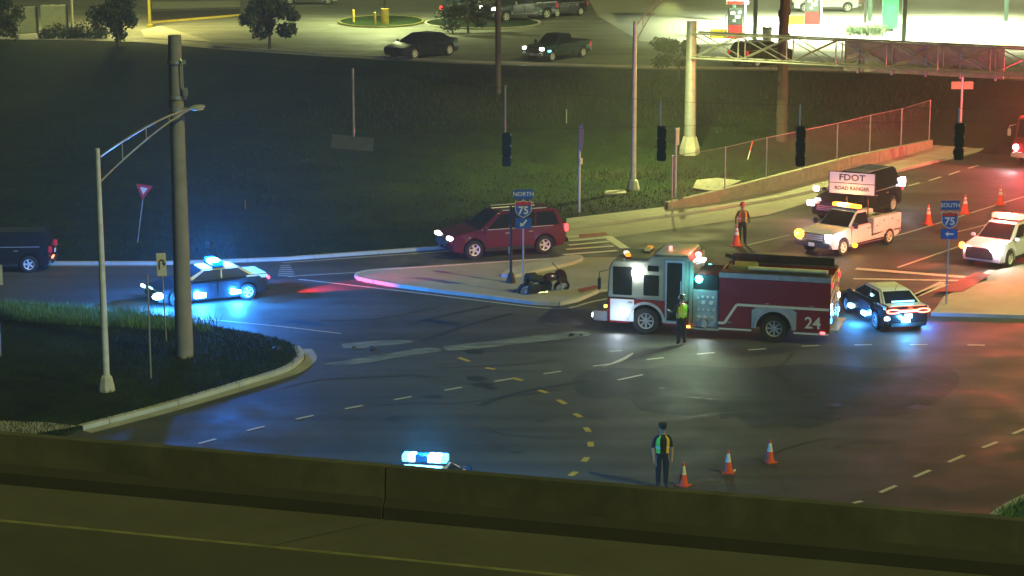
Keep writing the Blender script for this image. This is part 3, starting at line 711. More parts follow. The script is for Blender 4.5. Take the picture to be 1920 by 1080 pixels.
# ------------------------------------------------------------------ fire engine
def fire_engine():
    t = thing('fire_engine', 'red and white fire engine numbered 24 parked across the junction', 'fire engine')
    wb = 4.95; r = .54; W = 2.5; hw = W / 2
    XF, XR = 4.55, -4.85            # front face of cab / tail;  front axle x=2.25, rear axle x=-2.70
    fa, ra = 2.20, 2.20 - wb
    # cab body with arch
    def arch(cx, R_, z0):
        return [(cx + R_ * math.cos(th), r + R_ * math.sin(th)) for th in [math.pi - math.asin((z0 - r) / R_) - (math.pi - 2 * math.asin((z0 - r) / R_)) * k / 8 for k in range(9)]]
    lowp = [(.55, .42)] + arch(fa, .66, .42) + [(3.68, .42), (3.72, 1.38), (.55, 1.38)]
    b = MB(); b.prism(lowp, -hw, hw); b.build('cab_lower', engine_red, t, bevel=.03)
    # lower front door in white reflective panel
    b = MB(); b.box((3.26, -0, .5), (.01, .01, .01))
    up = [(.55, 1.383), (3.72, 1.383), (3.66, 2.55), (3.50, 2.86), (2.15, 2.92), (1.95, 3.12), (.55, 3.14)]
    b = MB(); b.prism(up, -hw + .03, hw - .03); b.build('cab_upper', engine_white, t, bevel=.05)
    b = MB(); b.prism([(.58, 3.135), (1.92, 3.115), (1.84, 3.17), (.64, 3.19)], -hw + .12, hw - .12); b.build('raised_roof', mat('roof_white', (.86, .86, .70), .45, var=.05), t, bevel=.02)
    for sg in (1, -1):
        y = sg * (hw - .028)
        def pl(nm, x0, x1, z0, z1, m, o=.015, th=.02, par=t, bev=.01):
            k = MB(); k.box(((x0 + x1) / 2, y + sg * (o - th / 2), (z0 + z1) / 2), (x1 - x0, th, z1 - z0)); return k.build(nm, m, par, bevel=bev)
        pl('side_window', 2.75, 3.50, 1.52, 2.62, glass)
        dr = pl('door', 2.66, 3.60, .50, 1.36, reflect_white, .045, .03); pl('handle', 2.72, 2.9, 1.22, 1.27, chrome, .07, .03, dr)
        pl('side_window', 1.70, 2.30, 1.55, 2.35, glass); pl('side_window', 1.72, 2.15, 2.5, 2.72, glass)
        cd = pl('door', .72, 1.46, .50, 2.98, mat('door_frame', (.55, .58, .56), .35, .5), .03, .03)
        pl('door_glass', .80, 1.38, .62, 2.88, glass, .045, .02, cd); pl('handle', .82, .86, .9, 2.2, chrome, .08, .03, cd)
        pl('trim_strip', .60, 2.62, 1.385, 1.43, chrome, .04, .02)
        k = MB(); n = 14
        for i in range(n):
            a0, a1 = math.pi * i / n, math.pi * (i + 1) / n
            for R0, R1 in ((.66, .76),):
                P = [(fa + R0 * math.cos(a0), r + R0 * math.sin(a0)), (fa + R1 * math.cos(a0), r + R1 * math.sin(a0)), (fa + R1 * math.cos(a1), r + R1 * math.sin(a1)), (fa + R0 * math.cos(a1), r + R0 * math.sin(a1))]
                yy = sg * hw
                k.hexa([(p[0], yy, p[1]) for p in P] + [(p[0], yy + sg * .035, p[1]) for p in P])
        k.build('wheel_arch_trim', alum, t)
        m_ = MB(); m_.tube([(3.6, sg * hw, 2.5), (3.95, sg * (hw + .35), 2.45), (3.95, sg * (hw + .35), 2.2)], .02); mo = m_.build('mirror_arm', dark_metal, t)
        k = MB(); k.box((3.95, sg * (hw + .35), 2.0), (.10, .2, .48)); k.build('mirror', plastic, mo, bevel=.03)
        k = MB(); k.cyl((2.55, sg * hw, 2.42), (2.55, sg * (hw + .1), 2.42), .19, n=16); k.build('scene_light', lamp_mat('scene_lamp', (.95, 1, .9), 60), t)
    # windscreen + front
    panel(t, 'windscreen', [(3.72, -hw + .05, 1.5), (3.72, hw - .05, 1.5), (3.66, hw - .1, 2.55), (3.66, -hw + .1, 2.55)], glass, .03, .97, 0, .98, .02, .02)
    k = MB(); k.box((4.0, 0, .62), (.62, 2.35, .38)); k.build('front_bumper', chrome, t, bevel=.05)
    k = MB(); k.box((3.75, 0, 1.0), (.06, 1.3, .5)); k.build('grille', dark_metal, t, bevel=.02)
    k = MB(); k.box((3.9, -.7, .95), (.35, .5, .26), mi=0); k.tube([(3.8, -1.0, .85), (4.1, -1.1, 1.05), (4.2, -.6, 1.08), (3.9, -.4, .9)], .05, mi=1); k.build('bumper_hose', [yellow_paint, yellow_paint], t, bevel=.01)
    for sg in (1, -1):
        k = MB(); k.sphere((4.32, sg * 1.0, .62), (.06, .12, .1)); k.build('headlight', lamp_mat('engine_head', (1, 1, .95), 14), t)
        k = MB(); k.box((3.8, sg * 1.15, 1.02), (.1, .12, .1)); k.build('indicator', lamp_mat('engine_amber', (1, .5, .05), 6), t)
    # cab rear column and gap
    k = MB(); k.box((.47, 0, 1.75), (.14, W - .1, 2.5)); k.build('cab_rear_frame', engine_white, t, bevel=.02)
    # pump house
    k = MB(); k.box((-.10, 0, 1.15), (.98, W - .12, 1.42)); k.build('pump_house', alum, t, bevel=.02)
    k = MB(); k.box((-.10, 0, 2.15), (.92, W - .5, .58)); k.build('pump_house_top', dark_metal, t, bevel=.02)
    for sg in (1, -1):
        y = sg * (hw - .055)
        pp = MB(); pp.box((-.10, y, 1.16), (.90, .03, 1.32)); pa = pp.build('pump_panel', alum, t, bevel=.01)
        for gx, gz, gr in ((-.35, 1.62, .075), (-.15, 1.62, .075), (.05, 1.62, .075), (.22, 1.58, .06), (-.28, 1.4, .1), (.02, 1.4, .1), (-.38, 1.12, .05), (-.18, 1.12, .05), (.02, 1.12, .05), (.2, 1.12, .05)):
            q = MB(); q.cyl((gx - .05, y + sg * .015, gz), (gx - .05, y + sg * .04, gz), gr, n=14, mi=0); q.cyl((gx - .05, y + sg * .04, gz), (gx - .05, y + sg * .046, gz), gr * .8, n=14, mi=1); q.build('gauge', [chrome, sign_white], pa)
        for gx in (-.34, -.05, .2):
            q = MB(); q.cyl((gx - .03, y, .80), (gx - .03, y + sg * .14, .78), .09, n=14); q.build('hose_outlet', chrome, pa)
        q = MB(); q.cyl((-.1, y, .58), (-.1, y + sg * .16, .58), .13, n=16); q.build('hose_outlet', chrome, pa)
        q = MB(); q.box((-.1, sg * (hw - .1), .38), (1.1, .35, .06)); q.build('running_board', alum, t, bevel=.01)
    # rear body
    bx0, bx1 = XR, -.62; zt = 2.62
    prof = [(bx0, .5)] + arch(ra, .70, .5) + [(bx1, .5), (bx1, zt), (bx0, zt)]
    hl = 0
    k = MB(); k.prism(prof, -hw, -hw + .62); k.prism(prof, hw - .62, hw); k.build('body_side', engine_red, t, bevel=.015)
    k = MB(); k.box(((bx0 + bx1) / 2, 0, 1.35), (bx1 - bx0 - .02, W - 1.24, 1.6)); k.build('hose_bed', mat('hose_bed', (.06, .055, .05), .7), t)
    for x in (bx0 + .25, (bx0 + bx1) / 2, bx1 - .2):
        pass
    k = MB(); k.box((bx1 - .03, 0, 2.3), (.06, 1.26, .64)); k.build('hose_bed_wall', engine_white, t)
    for sg in (1, -1):
        k = MB(); k.box(((bx0 + bx1) / 2, sg * (hw - .31), 2.632), (bx1 - bx0 - .04, .58, .02)); k.build('top_plate', mat('tread_plate', (.10, .10, .09), .45, .3, bump=.6, bscale=60), t)
    k = MB(); k.box(((bx0 + bx1) / 2, -hw + .35, 2.80), (bx1 - bx0 - .3, .06, .3)); k.box(((bx0 + bx1) / 2, -hw + .12, 2.86), (bx1 - bx0 - .5, .05, .12)); k.build('ladder_rack', dark_metal, t)
    # hose folds in the bed
    hz = mat('fire_hose', (.45, .42, .26), .8)
    for i in range(9):
        k = MB(); y = -.52 + i * .13; k.tube([(bx0 + .3, y, 2.18 + (i % 3) * .03), (bx0 + 1.5, y, 2.25), (bx1 - .4, y, 2.2 + (i % 2) * .05)], .045); k.build('fire_hose', hz, t)
    k = MB(); k.box((-1.35, .1, 2.66), (1.0, 1.1, .2)); k.build('deck_crate', mat('olive_cover', (.22, .24, .10), .8), t, bevel=.04)
    k = MB(); k.cyl((-1.0, .35, 2.6), (-1.0, .35, 3.0), .06); k.cyl((-1.15, .35, 3.0), (-.7, .35, 3.12), .07); k.build('deck_gun', dark_metal, t)
    k = MB(); k.cyl((-1.7, hw - .25, 2.78), (-4.7, hw - .25, 2.78), .085, n=12); k.build('suction_hose', mat('suction_pale', (.62, .62, .45), .5), t)
    k = MB(); k.cyl((-1.9, hw - .5, 2.74), (-4.6, hw - .5, 2.74), .07, n=10); k.build('suction_hose', dark_metal, t)
    for sg in (1, -1):
        y = sg * hw
        def pl(nm, x0, x1, z0, z1, m, o=.012, th=.02, par=t, bev=.006):
            k = MB(); k.box(((x0 + x1) / 2, y + sg * (o - th / 2), (z0 + z1) / 2), (x1 - x0, th, z1 - z0)); return k.build(nm, m, par, bevel=bev)
        pl('top_band', bx0, bx1, 2.42, 2.615, mat('band_grey', (.42, .42, .44), .4, .4), .014)
        for x0, x1, z0, z1 in ((-1.42, -.68, .62, 2.38), (-3.45, -1.5, 1.42, 2.38), (-4.78, -3.53, 1.42, 2.38), (-4.78, -3.60, .58, 1.36)):
            dd = pl('compartment_door', x0, x1, z0, z1, engine_red, .012, .02); pl('handle', (x0 + x1) / 2 - .08, (x0 + x1) / 2 + .08, z0 + .06, z0 + .1, chrome, .03, .02, dd)
        # fender panel around rear wheel
        R0 = .70; n = 14; k = MB(); x0, x1, z1 = ra - .85, ra + .85, 1.36
        for i in range(n):
            a0, a1 = math.pi * i / n, math.pi * (i + 1) / n
            def outp(a):
                c, s_ = math.cos(a), math.sin(a); tt = min(.85 / max(1e-6, abs(c)), (z1 - r) / max(1e-6, s_)); return (ra + c * tt, r + s_ * tt)
            P = [(ra + R0 * math.cos(a0), r + R0 * math.sin(a0)), outp(a0), outp(a1), (ra + R0 * math.cos(a1), r + R0 * math.sin(a1))]
            k.hexa([(p[0], y, p[1]) for p in P] + [(p[0], y + sg * .022, p[1]) for p in P])
        k.build('fender_panel', alum, t)
        k = MB()
        for i in range(n):
            a0, a1 = math.pi * i / n, math.pi * (i + 1) / n
            P = [(ra + q * math.cos(a), r + q * math.sin(a)) for a, q in ((a0, .68), (a0, .77), (a1, .77), (a1, .68))]
            k.hexa([(p[0], y + sg * .023, p[1]) for p in P] + [(p[0], y + sg * .05, p[1]) for p in P])
        k.build('wheel_arch_trim', chrome, t)
        # white stripe, kinked
        def stripe(pts, wd):
            k = MB()
            for (xa, za), (xb_, zb_) in zip(pts[:-1], pts[1:]):
                dx, dz = xb_ - xa, zb_ - za; l = math.hypot(dx, dz); nx, nz = -dz / l * wd / 2, dx / l * wd / 2
                if abs(dx) > 2: nx = 0
                q = [(xa + nx, za + nz), (xa - nx, za - nz), (xb_ - nx, zb_ - nz), (xb_ + nx, zb_ + nz)]
                k.hexa([(p[0], y + sg * .014, p[1]) for p in q] + [(p[0], y + sg * .02, p[1]) for p in q])
            return k.build('white_stripe', reflect_white, t)
        stripe([(-4.83, 1.40), (-1.32, 1.40), (-.86, .66), (-.62, .66)], .10)
        stripe([(-.64, .44), (-1.9, .44)], .07); stripe([(-3.5, .44), (-4.83, .44)], .07)
    txt = text('24', .62, reflect_white, t, (-4.25, -hw - .0, .86), (R(90), 0, 0), 'number', .004, 1.0, .012)
    # after placing, the near side of the engine is its left side (+y): put numbers on both sides
    txt.location = (-4.22, -hw - .022, .84)
    t2 = text('24', .62, reflect_white, t, (-4.22, hw + .022, .84), (R(90), 0, R(180)), 'number', .004, 1.0, .012)
    k = MB(); k.box((-2.0, 0, .55), (4.9, .9, .3)); k.box((2, 0, .55), (3, .9, .25)); k.build('chassis', plastic, t)
    for x in (fa, ra):
        for sg in (1, -1): wheel(t, x, sg * (hw - .20), r, .34, sg, 8, chrome, .58)
    # tail
    k = MB(); k.box((XR - .15, 0, .55), (.34, 2.3, .1)); k.build('tailboard', alum, t, bevel=.01)
    for i in range(10):
        z0 = .65 + i * .19
        for sg in (1, -1):
            k = MB(); y0, y1 = sg * .02, sg * (hw - .02)
            P = [(XR - .003, y0, z0 + .30), (XR - .003, y1, z0), (XR - .003, y1, z0 + .18), (XR - .003, y0, z0 + .48)]
            P = [Vector((p[0], p[1], min(p[2], 2.6))) for p in P]
            k.hexa(P + [p - Vector((.015, 0, 0)) for p in P]); k.build('chevron', yellow_paint if i % 2 else engine_red, t)
    for sg in (1, -1):
        for z, c, e in ((2.3, (1, .05, .05), 2), (.95, (.1, .35, 1), 5), (1.5, (1, .95, .8), 6)):
            k = MB(); k.box((XR - .04, sg * 1.08, z), (.06, .2, .2)); k.build('tail_light', lamp_mat('eng_tail_%d' % int(z * 10), c, e), t, bevel=.02)
    k = MB(); k.cyl((XR - .05, -.3, .7), (XR - .05, -.3, 2.6), .02, n=6); k.cyl((XR - .05, .3, .7), (XR - .05, .3, 2.6), .02, n=6)
    for i in range(6): k.cyl((XR - .05, -.3, .9 + i * .3), (XR - .05, .3, .9 + i * .3), .018, n=6)
    k.build('rear_ladder', chrome, t)
    # beacons
    k = MB(); k.cyl((1.45, .3, 3.17), (1.45, .3, 3.34), .07, n=10); k.build('beacon', lamp_mat('bcn_red', (1, .25, .2), 3), t)
    light_bar(t, (3.1, .55, 2.92), .75, [WHT, AMB], 1.3, wd=.22, rz=.35); light_bar(t, (2.5, -.6, 2.95), .75, [AMB, (.3, .3, .1)], .5, wd=.25)
    k = MB(); k.sphere((.32, .55, 3.12), (.12, .12, .1)); k.build('beacon', lamp_mat('bcn_red_b', (1, .08, .12), 30), t)
    k = MB(); k.box((.25, .1, 2.82), (.25, .5, .12)); k.build('beacon', lamp_mat('bcn_white', (1, 1, .9), 5), t, bevel=.03)
    k = MB(); k.sphere((.2, -0, 2.0), .01)
    for sg in (1, -1): k = MB(); k.sphere((.17, sg * (hw - .12), 2.28), (.15, .09, .15)); k.build('side_flasher', lamp_mat('cyan_flash', (.1, .9, 1), 16), t)
    for sg in (1, -1): k = MB(); k.box((.55, sg * (hw + .01), .43), (.18, .05, .08)); k.build('marker_light', lamp_mat('mk_orange', (1, .3, .05), 9), t)
    for sg in (1, -1): k = MB(); k.box((-4.6, sg * (hw + .02), .5), (.18, .05, .08)); k.build('marker_light', lamp_mat('mk_red', (1, .1, .1), 6), t)
    light('POINT', (2.75, hw + .55, 2.5), 16, (.95, 1, .85), t, .12, name='scene_light_lamp')
    light('POINT', (.25, hw + .4, 2.3), 32, (.2, .9, 1), t, .1, name='flasher_lamp')
    light('SPOT', (.0, hw + .15, 2.6), 700, (.70, 1, .6), t, .12, spot=105, blend=.9, target=(1.4, hw + 4.5, 0), name='scene_light_lamp')
    light('SPOT', (3.2, hw + .25, .38), 55, (.75, .85, 1), t, .08, spot=150, blend=.8, target=(3.2, hw + .5, 0), name='low_side_fill')  # added fill low beside the cab door, no lamp fitted there
    light('SPOT', (-.1, hw + .2, .45), 45, (.75, .95, 1), t, .08, spot=140, blend=.8, target=(-.1, hw + .6, 0), name='low_side_fill')
    light('POINT', (3.15, hw + .7, .75), 40, (.55, .7, 1), t, .1, name='low_side_fill')  # added fill that brightens the lower front door
    light('POINT', (.32, .55, 3.35), 70, (1, .1, .1), t, .1, name='beacon_lamp')
    light('SPOT', (4.4, 0, .65), 60, (1, 1, .9), t, .1, spot=90, target=(9, 0, -.2), name='headlamp')
    return t, wb
eng, ewb = fire_engine()
a, b = G(1210, 628), G(1450, 643); dd_ = a - b; rz = math.atan2(dd_.y, dd_.x)
es = dd_.length / ewb; lat = Vector((-math.sin(rz), math.cos(rz), 0)) * (1.25 * es); loc_front = a - lat
fwd = Vector((math.cos(rz), math.sin(rz), 0)); eng.location = loc_front - fwd * (2.2 * es); eng.rotation_euler = (0, 0, rz); eng.scale = (es, es, es)

# ------------------------------------------------------------------ police sedans
pa = sedan('black and cream police car flashing blue behind the concrete pole', black_p, cream_p, deckm=cream_p, group='police sedans')
vplace(pa, (336, 576), (466, 563), 3.05, 1, W=1.9)
light_bar(pa, (-.35, 0, 1.50), 1.35, [(0, .10, .9), (.10, .5, 1), (.6, .9, 1), (.6, .9, 1), (.10, .5, 1), (0, .10, .9)], 6, wd=.46, h=.18)
def flash(root, loc, d, es_, col=(.25, .7, 1)): k = MB(); k.box(loc, d); return k.build('flasher', lamp_mat('blue_flash_%d' % es_, col, es_), root, bevel=.02)
k = MB(); k.sphere((2.42, .98, .55), (.26, .10, .14)); k.build('flasher', lamp_mat('blue_flash_60', (.25, .7, 1), 60), pa); flash(pa, (.62, .985, .42), (.50, .12, .20), 60); flash(pa, (-.95, .985, .42), (.45, .10, .14), 60); flash(pa, (2.58, -.6, .72), (.1, .35, .1), 25, (.4, .9, 1))
for sg in (1, -1): k = MB(); k.box((-2.5, sg * .72, .88), (.08, .3, .12)); k.build('tail_light', lamp_mat('tail_red_80', (1, .05, .08), 8), pa, bevel=.02)
for x, e in ((2.42, 1000), (.62, 900), (-.95, 900)): light('POINT', (x, 1.28, .42), e, (.02, .28, 1), pa, .12, name='flasher_lamp')
light('POINT', (-.35, 0, 1.95), 7500, (.02, .22, 1), pa, .2, name='light_bar_lamp')
tg = G(690, 533); _rz = pa.rotation_euler.z; _dv = tg - pa.location; _lt = Vector((_dv.x * math.cos(_rz) + _dv.y * math.sin(_rz), -_dv.x * math.sin(_rz) + _dv.y * math.cos(_rz), 0))
light('SPOT', (-2.62, .5, .62), 7500, (1, .02, .03), pa, .03, spot=34, blend=.9, target=Vector((-6.6, _lt.y * .6, 0)), name='tail_lamp')

pb = sedan('black and cream police car facing away behind the fire engine', black_p, cream_p, deckm=cream_p, group='police sedans')
c = G(1702, 626); hd = R(103); fw = Vector((math.cos(hd), math.sin(hd), 0)); pb.location = c + fw * 2.55; pb.rotation_euler = (0, 0, hd)
k = MB(); k.box((-.1, 0, 1.475), (.18, .7, .02)); k.build('roof_antenna_plate', cream_p, pb)
# racetrack tail light
def racetrack():
    k = MB(); x = -2.545; pts = []
    for sg in (1, -1):
        cy = sg * .62; n = 16
        loop = [(cy + .26 * math.cos(2 * math.pi * i / n), .90 + .075 * math.sin(2 * math.pi * i / n)) for i in range(n + 1)]
        for (y0, z0), (y1, z1) in zip(loop[:-1], loop[1:]): k.cyl((x, y0, z0), (x, y1, z1), .028, n=6)
    k.cyl((x, -.36, .925), (x, .36, .925), .026, n=6); k.cyl((x, -.36, .875), (x, .36, .875), .026, n=6)
    return k
racetrack().build('tail_light', lamp_mat('racetrack_red', (1, .16, .10), 9), pb)
flash(pb, (-2.56, .1, .55), (.10, .34, .16), 60); flash(pb, (-2.5, .85, .62), (.1, .2, .12), 18, (.6, .75, 1)); flash(pb, (-1.98, 0, 1.16), (.06, .95, .05), 5, (.25, .7, 1)); flash(pb, (-.5, .99, .42), (.4, .1, .14), 50); flash(pb, (.9, 1.0, .42), (.3, .1, .14), 50)
flash(pb, (-.75, .80, 1.2), (.14, .05, .12), 8)
light('POINT', (-2.9, .1, .5), 160, (.05, .42, 1), pb, .1, name='flasher_lamp'); light('POINT', (-.4, 1.3, .4), 260, (.03, .3, 1), pb, .1, name='flasher_lamp'); light('POINT', (-1.2, -1.3, .45), 220, (.03, .2, 1), pb, .1, name='flasher_lamp')
light('POINT', (-2.8, -.3, .95), 12, (1, .2, .1), pb, .1, name='tail_lamp'); light('POINT', (-1.9, 0, 1.6), 20, (.03, .3, 1), pb, .1, name='flasher_lamp')

pc = sedan('police car hidden behind the bridge parapet with only its glowing roof in view', black_p, white_p, group='police sedans')
c = G(800, 958); pc.location = c; pc.rotation_euler = (0, 0, R(80)); 
light_bar(pc, (-.1, 0, 1.50), 1.3, [(.05, .45, 1), (.5, .95, 1), (.3, .8, 1), (.0, .005, .02), (.0, .005, .02), (.5, .95, 1), (.05, .45, 1)], 12, wd=.40, h=.2)
light('POINT', (-.1, 0, 2.0), 2000, (.04, .38, 1), pc, .15, name='light_bar_lamp')

# ------------------------------------------------------------------ other vehicles in the junction
rs = suv('maroon people carrier driving past along the far verge', red_suv_p, L=5.1, wb=3.02, name='suv', cat='car', hl=14, tl=6); vplace(rs, (886, 487), (1026, 476), 3.02, 1, W=1.95)
light('SPOT', (2.6, 0, .85), 160, (1, .95, .85), rs, .1, spot=60, target=(8, 0, 0), name='headlamp')
light('POINT', (-2.75, .7, 1.0), 8, (1, .05, .05), rs, .05, name='tail_lamp')

tr = pickup('white utility pickup with a two line message board and amber beacons', white_p, bed='utility', L=5.75, wb=3.75, crew=False, name='service_truck', cat='pickup truck', hl=20)
vplace(tr, (1581, 480), (1667, 459), 3.75, 1, W=2.0)
for sg in (1, -1):
    k = MB(); k.box((-1.68, sg * .80, 1.08), (2.3, .40, .72)); bx = k.build('tool_body', white_p, tr, bevel=.02)
    for x0, x1, z0, z1 in ((-.98, -.58, .78, 1.38), (-1.68, -1.02, 1.1, 1.4), (-2.35, -1.72, 1.1, 1.4), (-2.78, -2.38, .78, 1.38)):
        q = MB(); q.box(((x0 + x1) / 2, sg * 1.005, (z0 + z1) / 2), (x1 - x0, .02, z1 - z0)); d2 = q.build('locker_door', white_p, bx, bevel=.006)
        q = MB(); q.box(((x0 + x1) / 2, sg * 1.02, (z0 + z1) / 2), (.07, .02, .07)); q.build('latch', dark_metal, d2) if False else q.build('latch', dark_metal, bx)
k = MB(); k.box((-1.68, 0, .75), (2.3, 1.2, .08)); k.build('bed_floor', dark_metal, tr)
k = MB(); k.box((-2.84, 0, 1.0), (.05, 1.2, .5)); k.build('tailgate', white_p, tr, bevel=.01)
for i in range(3): k = MB(); k.box((-1.0 - .6 * i, .1 * i - .1, 1.1), (.45, .5, .55 - .05 * i)); k.build('equipment_box', [yellow_paint, mat('olive_cover', (.22, .24, .10), .8), dark_metal][i], tr, bevel=.02)
# message board above the cab
mb_ = MB(); mb_.box((0, 0, 0), (.10, 2.28, 1.04)); board = mb_.build('message_board', dark_metal, tr, loc=(-.45, -.22, 2.98), rot=(0, 0, R(18)), bevel=.01)
panel_lit = mat('board_white', (.42, .40, .5), .5, emis=(.75, .55, .78), es=.30, var=.03)
for z0, z1 in ((.02, .50), (-.50, -.02)): q = MB(); q.box((.056, 0, (z0 + z1) / 2), (.014, 2.18, z1 - z0)); q.build('sign_panel', panel_lit, board)
ink = mat('sign_ink', (.02, .02, .06), .6)
text('FDOT', .42, ink, board, (.068, 0, .26), (R(90), 0, R(90)), 'lettering', .003, 1.15, .01)
text('ROAD RANGER', .24, ink, board, (.068, .0, -.25), (R(90), 0, R(90)), 'lettering', .003, 1.0, .008)
k = MB(); 
for y in (-.6, .6): k.cyl((-.6, y, 1.3), (-.6, y, 2.3), .035, n=8)
k.build('board_frame', dark_metal, tr)
light_bar(tr, (.25, 0, 1.95), 1.5, [(1, .30, .02), (1, .6, .25), (1, .9, .7), (1, .6, .1), (1, .30, .02), (1, .34, .02)], 5, wd=.32, h=.16)
k = MB(); k.sphere((2.95, -.74, .98), (.14, .27, .24)); k.build('amber_flasher', lamp_mat('amber_hi', (1, .42, .04), 5), tr)
k = MB(); k.sphere((1.3, 1.22, .45), (.14, .14, .12)); k.build('amber_flasher', lamp_mat('amber_mid', (1, .42, .03), 3), tr)
light('POINT', (.3, 0, 2.25), 190, (1, .36, .05), tr, .05, name='light_bar_lamp'); light('POINT', (3.2, -.9, 1.0), 70, (1, .5, .1), tr, .1, name='headlamp')
light('POINT', (2.2, 1.35, .95), 16, (.8, .85, 1), tr, .04, name='fender_fill')  # added cool fill to whiten the front fender
light('POINT', (3.3, .7, 1.0), 20, (1, .9, .8), tr, .1, name='headlamp'); light('POINT', (1.35, 1.45, .45), 12, (1, .5, .05), tr, .1, name='flasher_lamp')

ds = suv('dark emergency vehicle half hidden behind the white utility pickup', black_p, L=5.2, Hh=1.95, wb=3.05, name='suv', cat='car', hl=0, tl=1)
vplace(ds, (1598, 421), (1688, 394), 3.05, 1, W=1.95)
flash(ds, (2.55, -.9, .8), (.12, .3, .22), 30, (1, .75, .8)); flash(ds, (2.0, -.95, 1.35), (.12, .25, .2), 26, (1, .7, .7)); flash(ds, (-2.5, .9, 1.25), (.16, .22, .4), 26, (.75, .9, 1))
light('POINT', (2.9, -.9, 1.4), 200, (1, .25, .25), ds, .1, name='flasher_lamp'); light('POINT', (-2.8, 1.1, 1.3), 60, (.8, .95, 1), ds, .1, name='flasher_lamp')

ws = suv('white police patrol vehicle with a blazing red roof bar at the right frame edge', white_p, L=5.05, Hh=1.78, wb=3.0, name='police_suv', cat='police car', hl=40, tl=1)
a = G(1889, 501); hd = R(232); fw = Vector((math.cos(hd), math.sin(hd), 0)); lf = Vector((-math.sin(hd), math.cos(hd), 0)); ws.location = a - fw * 1.5 - lf * .85; ws.rotation_euler = (0, 0, hd)
light_bar(ws, (-.1, 0, 1.84), 1.4, [(1, .12, .08), (1, .6, .3), (1, .85, .5), (1, .45, .15), (1, .15, .1)], 7, wd=.42, h=.2)
k = MB(); k.sphere((2.5, .72, .98), (.2, .36, .30)); k.build('headlight_flasher', lamp_mat('wsr_white', (1, .85, .85), 60), ws)
k = MB(); k.sphere((2.55, -.86, .95), (.10, .16, .16)); k.build('headlight_flasher', lamp_mat('wsr_amber', (1, .30, .06), 5), ws)
k = MB(); k.box((2.6, .0, .7), (.1, 1.3, .5)); k.build('push_bumper', dark_metal, ws, bevel=.03)
light('POINT', (-.1, 0, 2.12), 9500, (1, .08, .06), ws, .25, name='light_bar_lamp'); light('POINT', (3.0, .8, .95), 40, (1, .5, .5), ws, .1, name='headlamp'); light('POINT', (2.9, 0, 1.5), 110, (1, .05, .04), ws, .04, name='front_red_fill'); light('POINT', (3.0, -.9, .9), 25, (1, .25, .1), ws, .1, name='headlamp')  # the point ahead of the grille is an added red fill

def rescue():
    t = thing('rescue_truck', 'red rescue truck with one bright headlight at the upper right edge', 'fire truck')
    k = MB(); k.prism([(3.2, .5), (3.2, 1.35), (2.9, 1.5), (2.6, 2.7), (.8, 2.75), (.8, .5)], -1.2, 1.2); k.build('cab', engine_red, t, bevel=.05)
    k = MB(); k.box((-1.3, 0, 1.75), (4.1, 2.4, 2.4)); k.build('box_body', engine_red, t, bevel=.04)
    panel(t, 'windscreen', [(2.9, -1.15, 1.55), (2.9, 1.15, 1.55), (2.6, 1.1, 2.65), (2.6, -1.1, 2.65)], glass, .04, .96, .04, .92, .03, .02)
    for x in (2.3, -2.2):
        for sg in (1, -1): wheel(t, x, sg * 1.02, .48, .3, sg, 8, chrome)
    for sg in (1, -1):
        k = MB(); k.sphere((3.22, sg * .95, 1.05), (.1, .17, .17)); k.build('headlight', lamp_mat('rescue_head_%d' % (sg + 1), (1, 1, 1), 60 if sg < 0 else 6), t)
        k = MB(); k.tube([(2.75, sg * 1.2, 2.3), (3.0, sg * 1.5, 2.2), (3.0, sg * 1.5, 1.9)], .02); mo = k.build('mirror_arm', chrome, t)
        k = MB(); k.box((3.0, sg * 1.5, 1.85), (.08, .2, .4)); k.build('mirror', chrome, mo, bevel=.02)
        k = MB(); k.box((1.7, sg * 1.21, 2.05), (1.0, .02, .8)); k.build('side_window', glass, t)
    k = MB(); k.box((3.3, 0, .65), (.3, 2.3, .28)); k.build('front_bumper', chrome, t, bevel=.04)
    light_bar(t, (2.0, 0, 2.8), 1.6, [RED, (1, .3, .3), RED, (1, .3, .3), RED], 14, wd=.3)
    k = MB(); k.box((3.42, .2, .75), (.06, .5, .08)); k.build('grille_flasher', lamp_mat('grille_red', (1, .2, .25), 10), t)
    light('POINT', (2.0, 0, 3.3), 5500, (1, .05, .08), t, .2, name='light_bar_lamp'); light('POINT', (3.7, .3, .8), 140, (1, .08, .12), t, .1, name='flasher_lamp')
    light('SPOT', (3.4, -.95, 1.05), 200, (1, 1, 1), t, .08, spot=70, target=(9, -.95, 0), name='headlamp')
    return t
rt = rescue(); hl_ = atY(1888, 278, 125.5); hd = R(232); fw = Vector((math.cos(hd), math.sin(hd), 0)); lf = Vector((-math.sin(hd), math.cos(hd), 0))
q = hl_ - fw * 3.22 + lf * .95; rt.location = (q.x + .5, q.y, 0); rt.rotation_euler = (0, 0, hd)

lv = suv('dark car leaving at the left frame edge with one red tail light', black_p, L=4.8, Hh=1.75, wb=2.85, name='suv', cat='car', hl=0, tl=0, roof_rails=False)
c = G(110, 512); lv.location = (c.x - 2.75, c.y + .9, 0); lv.rotation_euler = (0, 0, R(183))
k = MB(); k.box((-2.42, .62, .66), (.06, .5, .06)); k.build('tail_light', lamp_mat('tail_hot', (1, .12, .05), 10), lv)

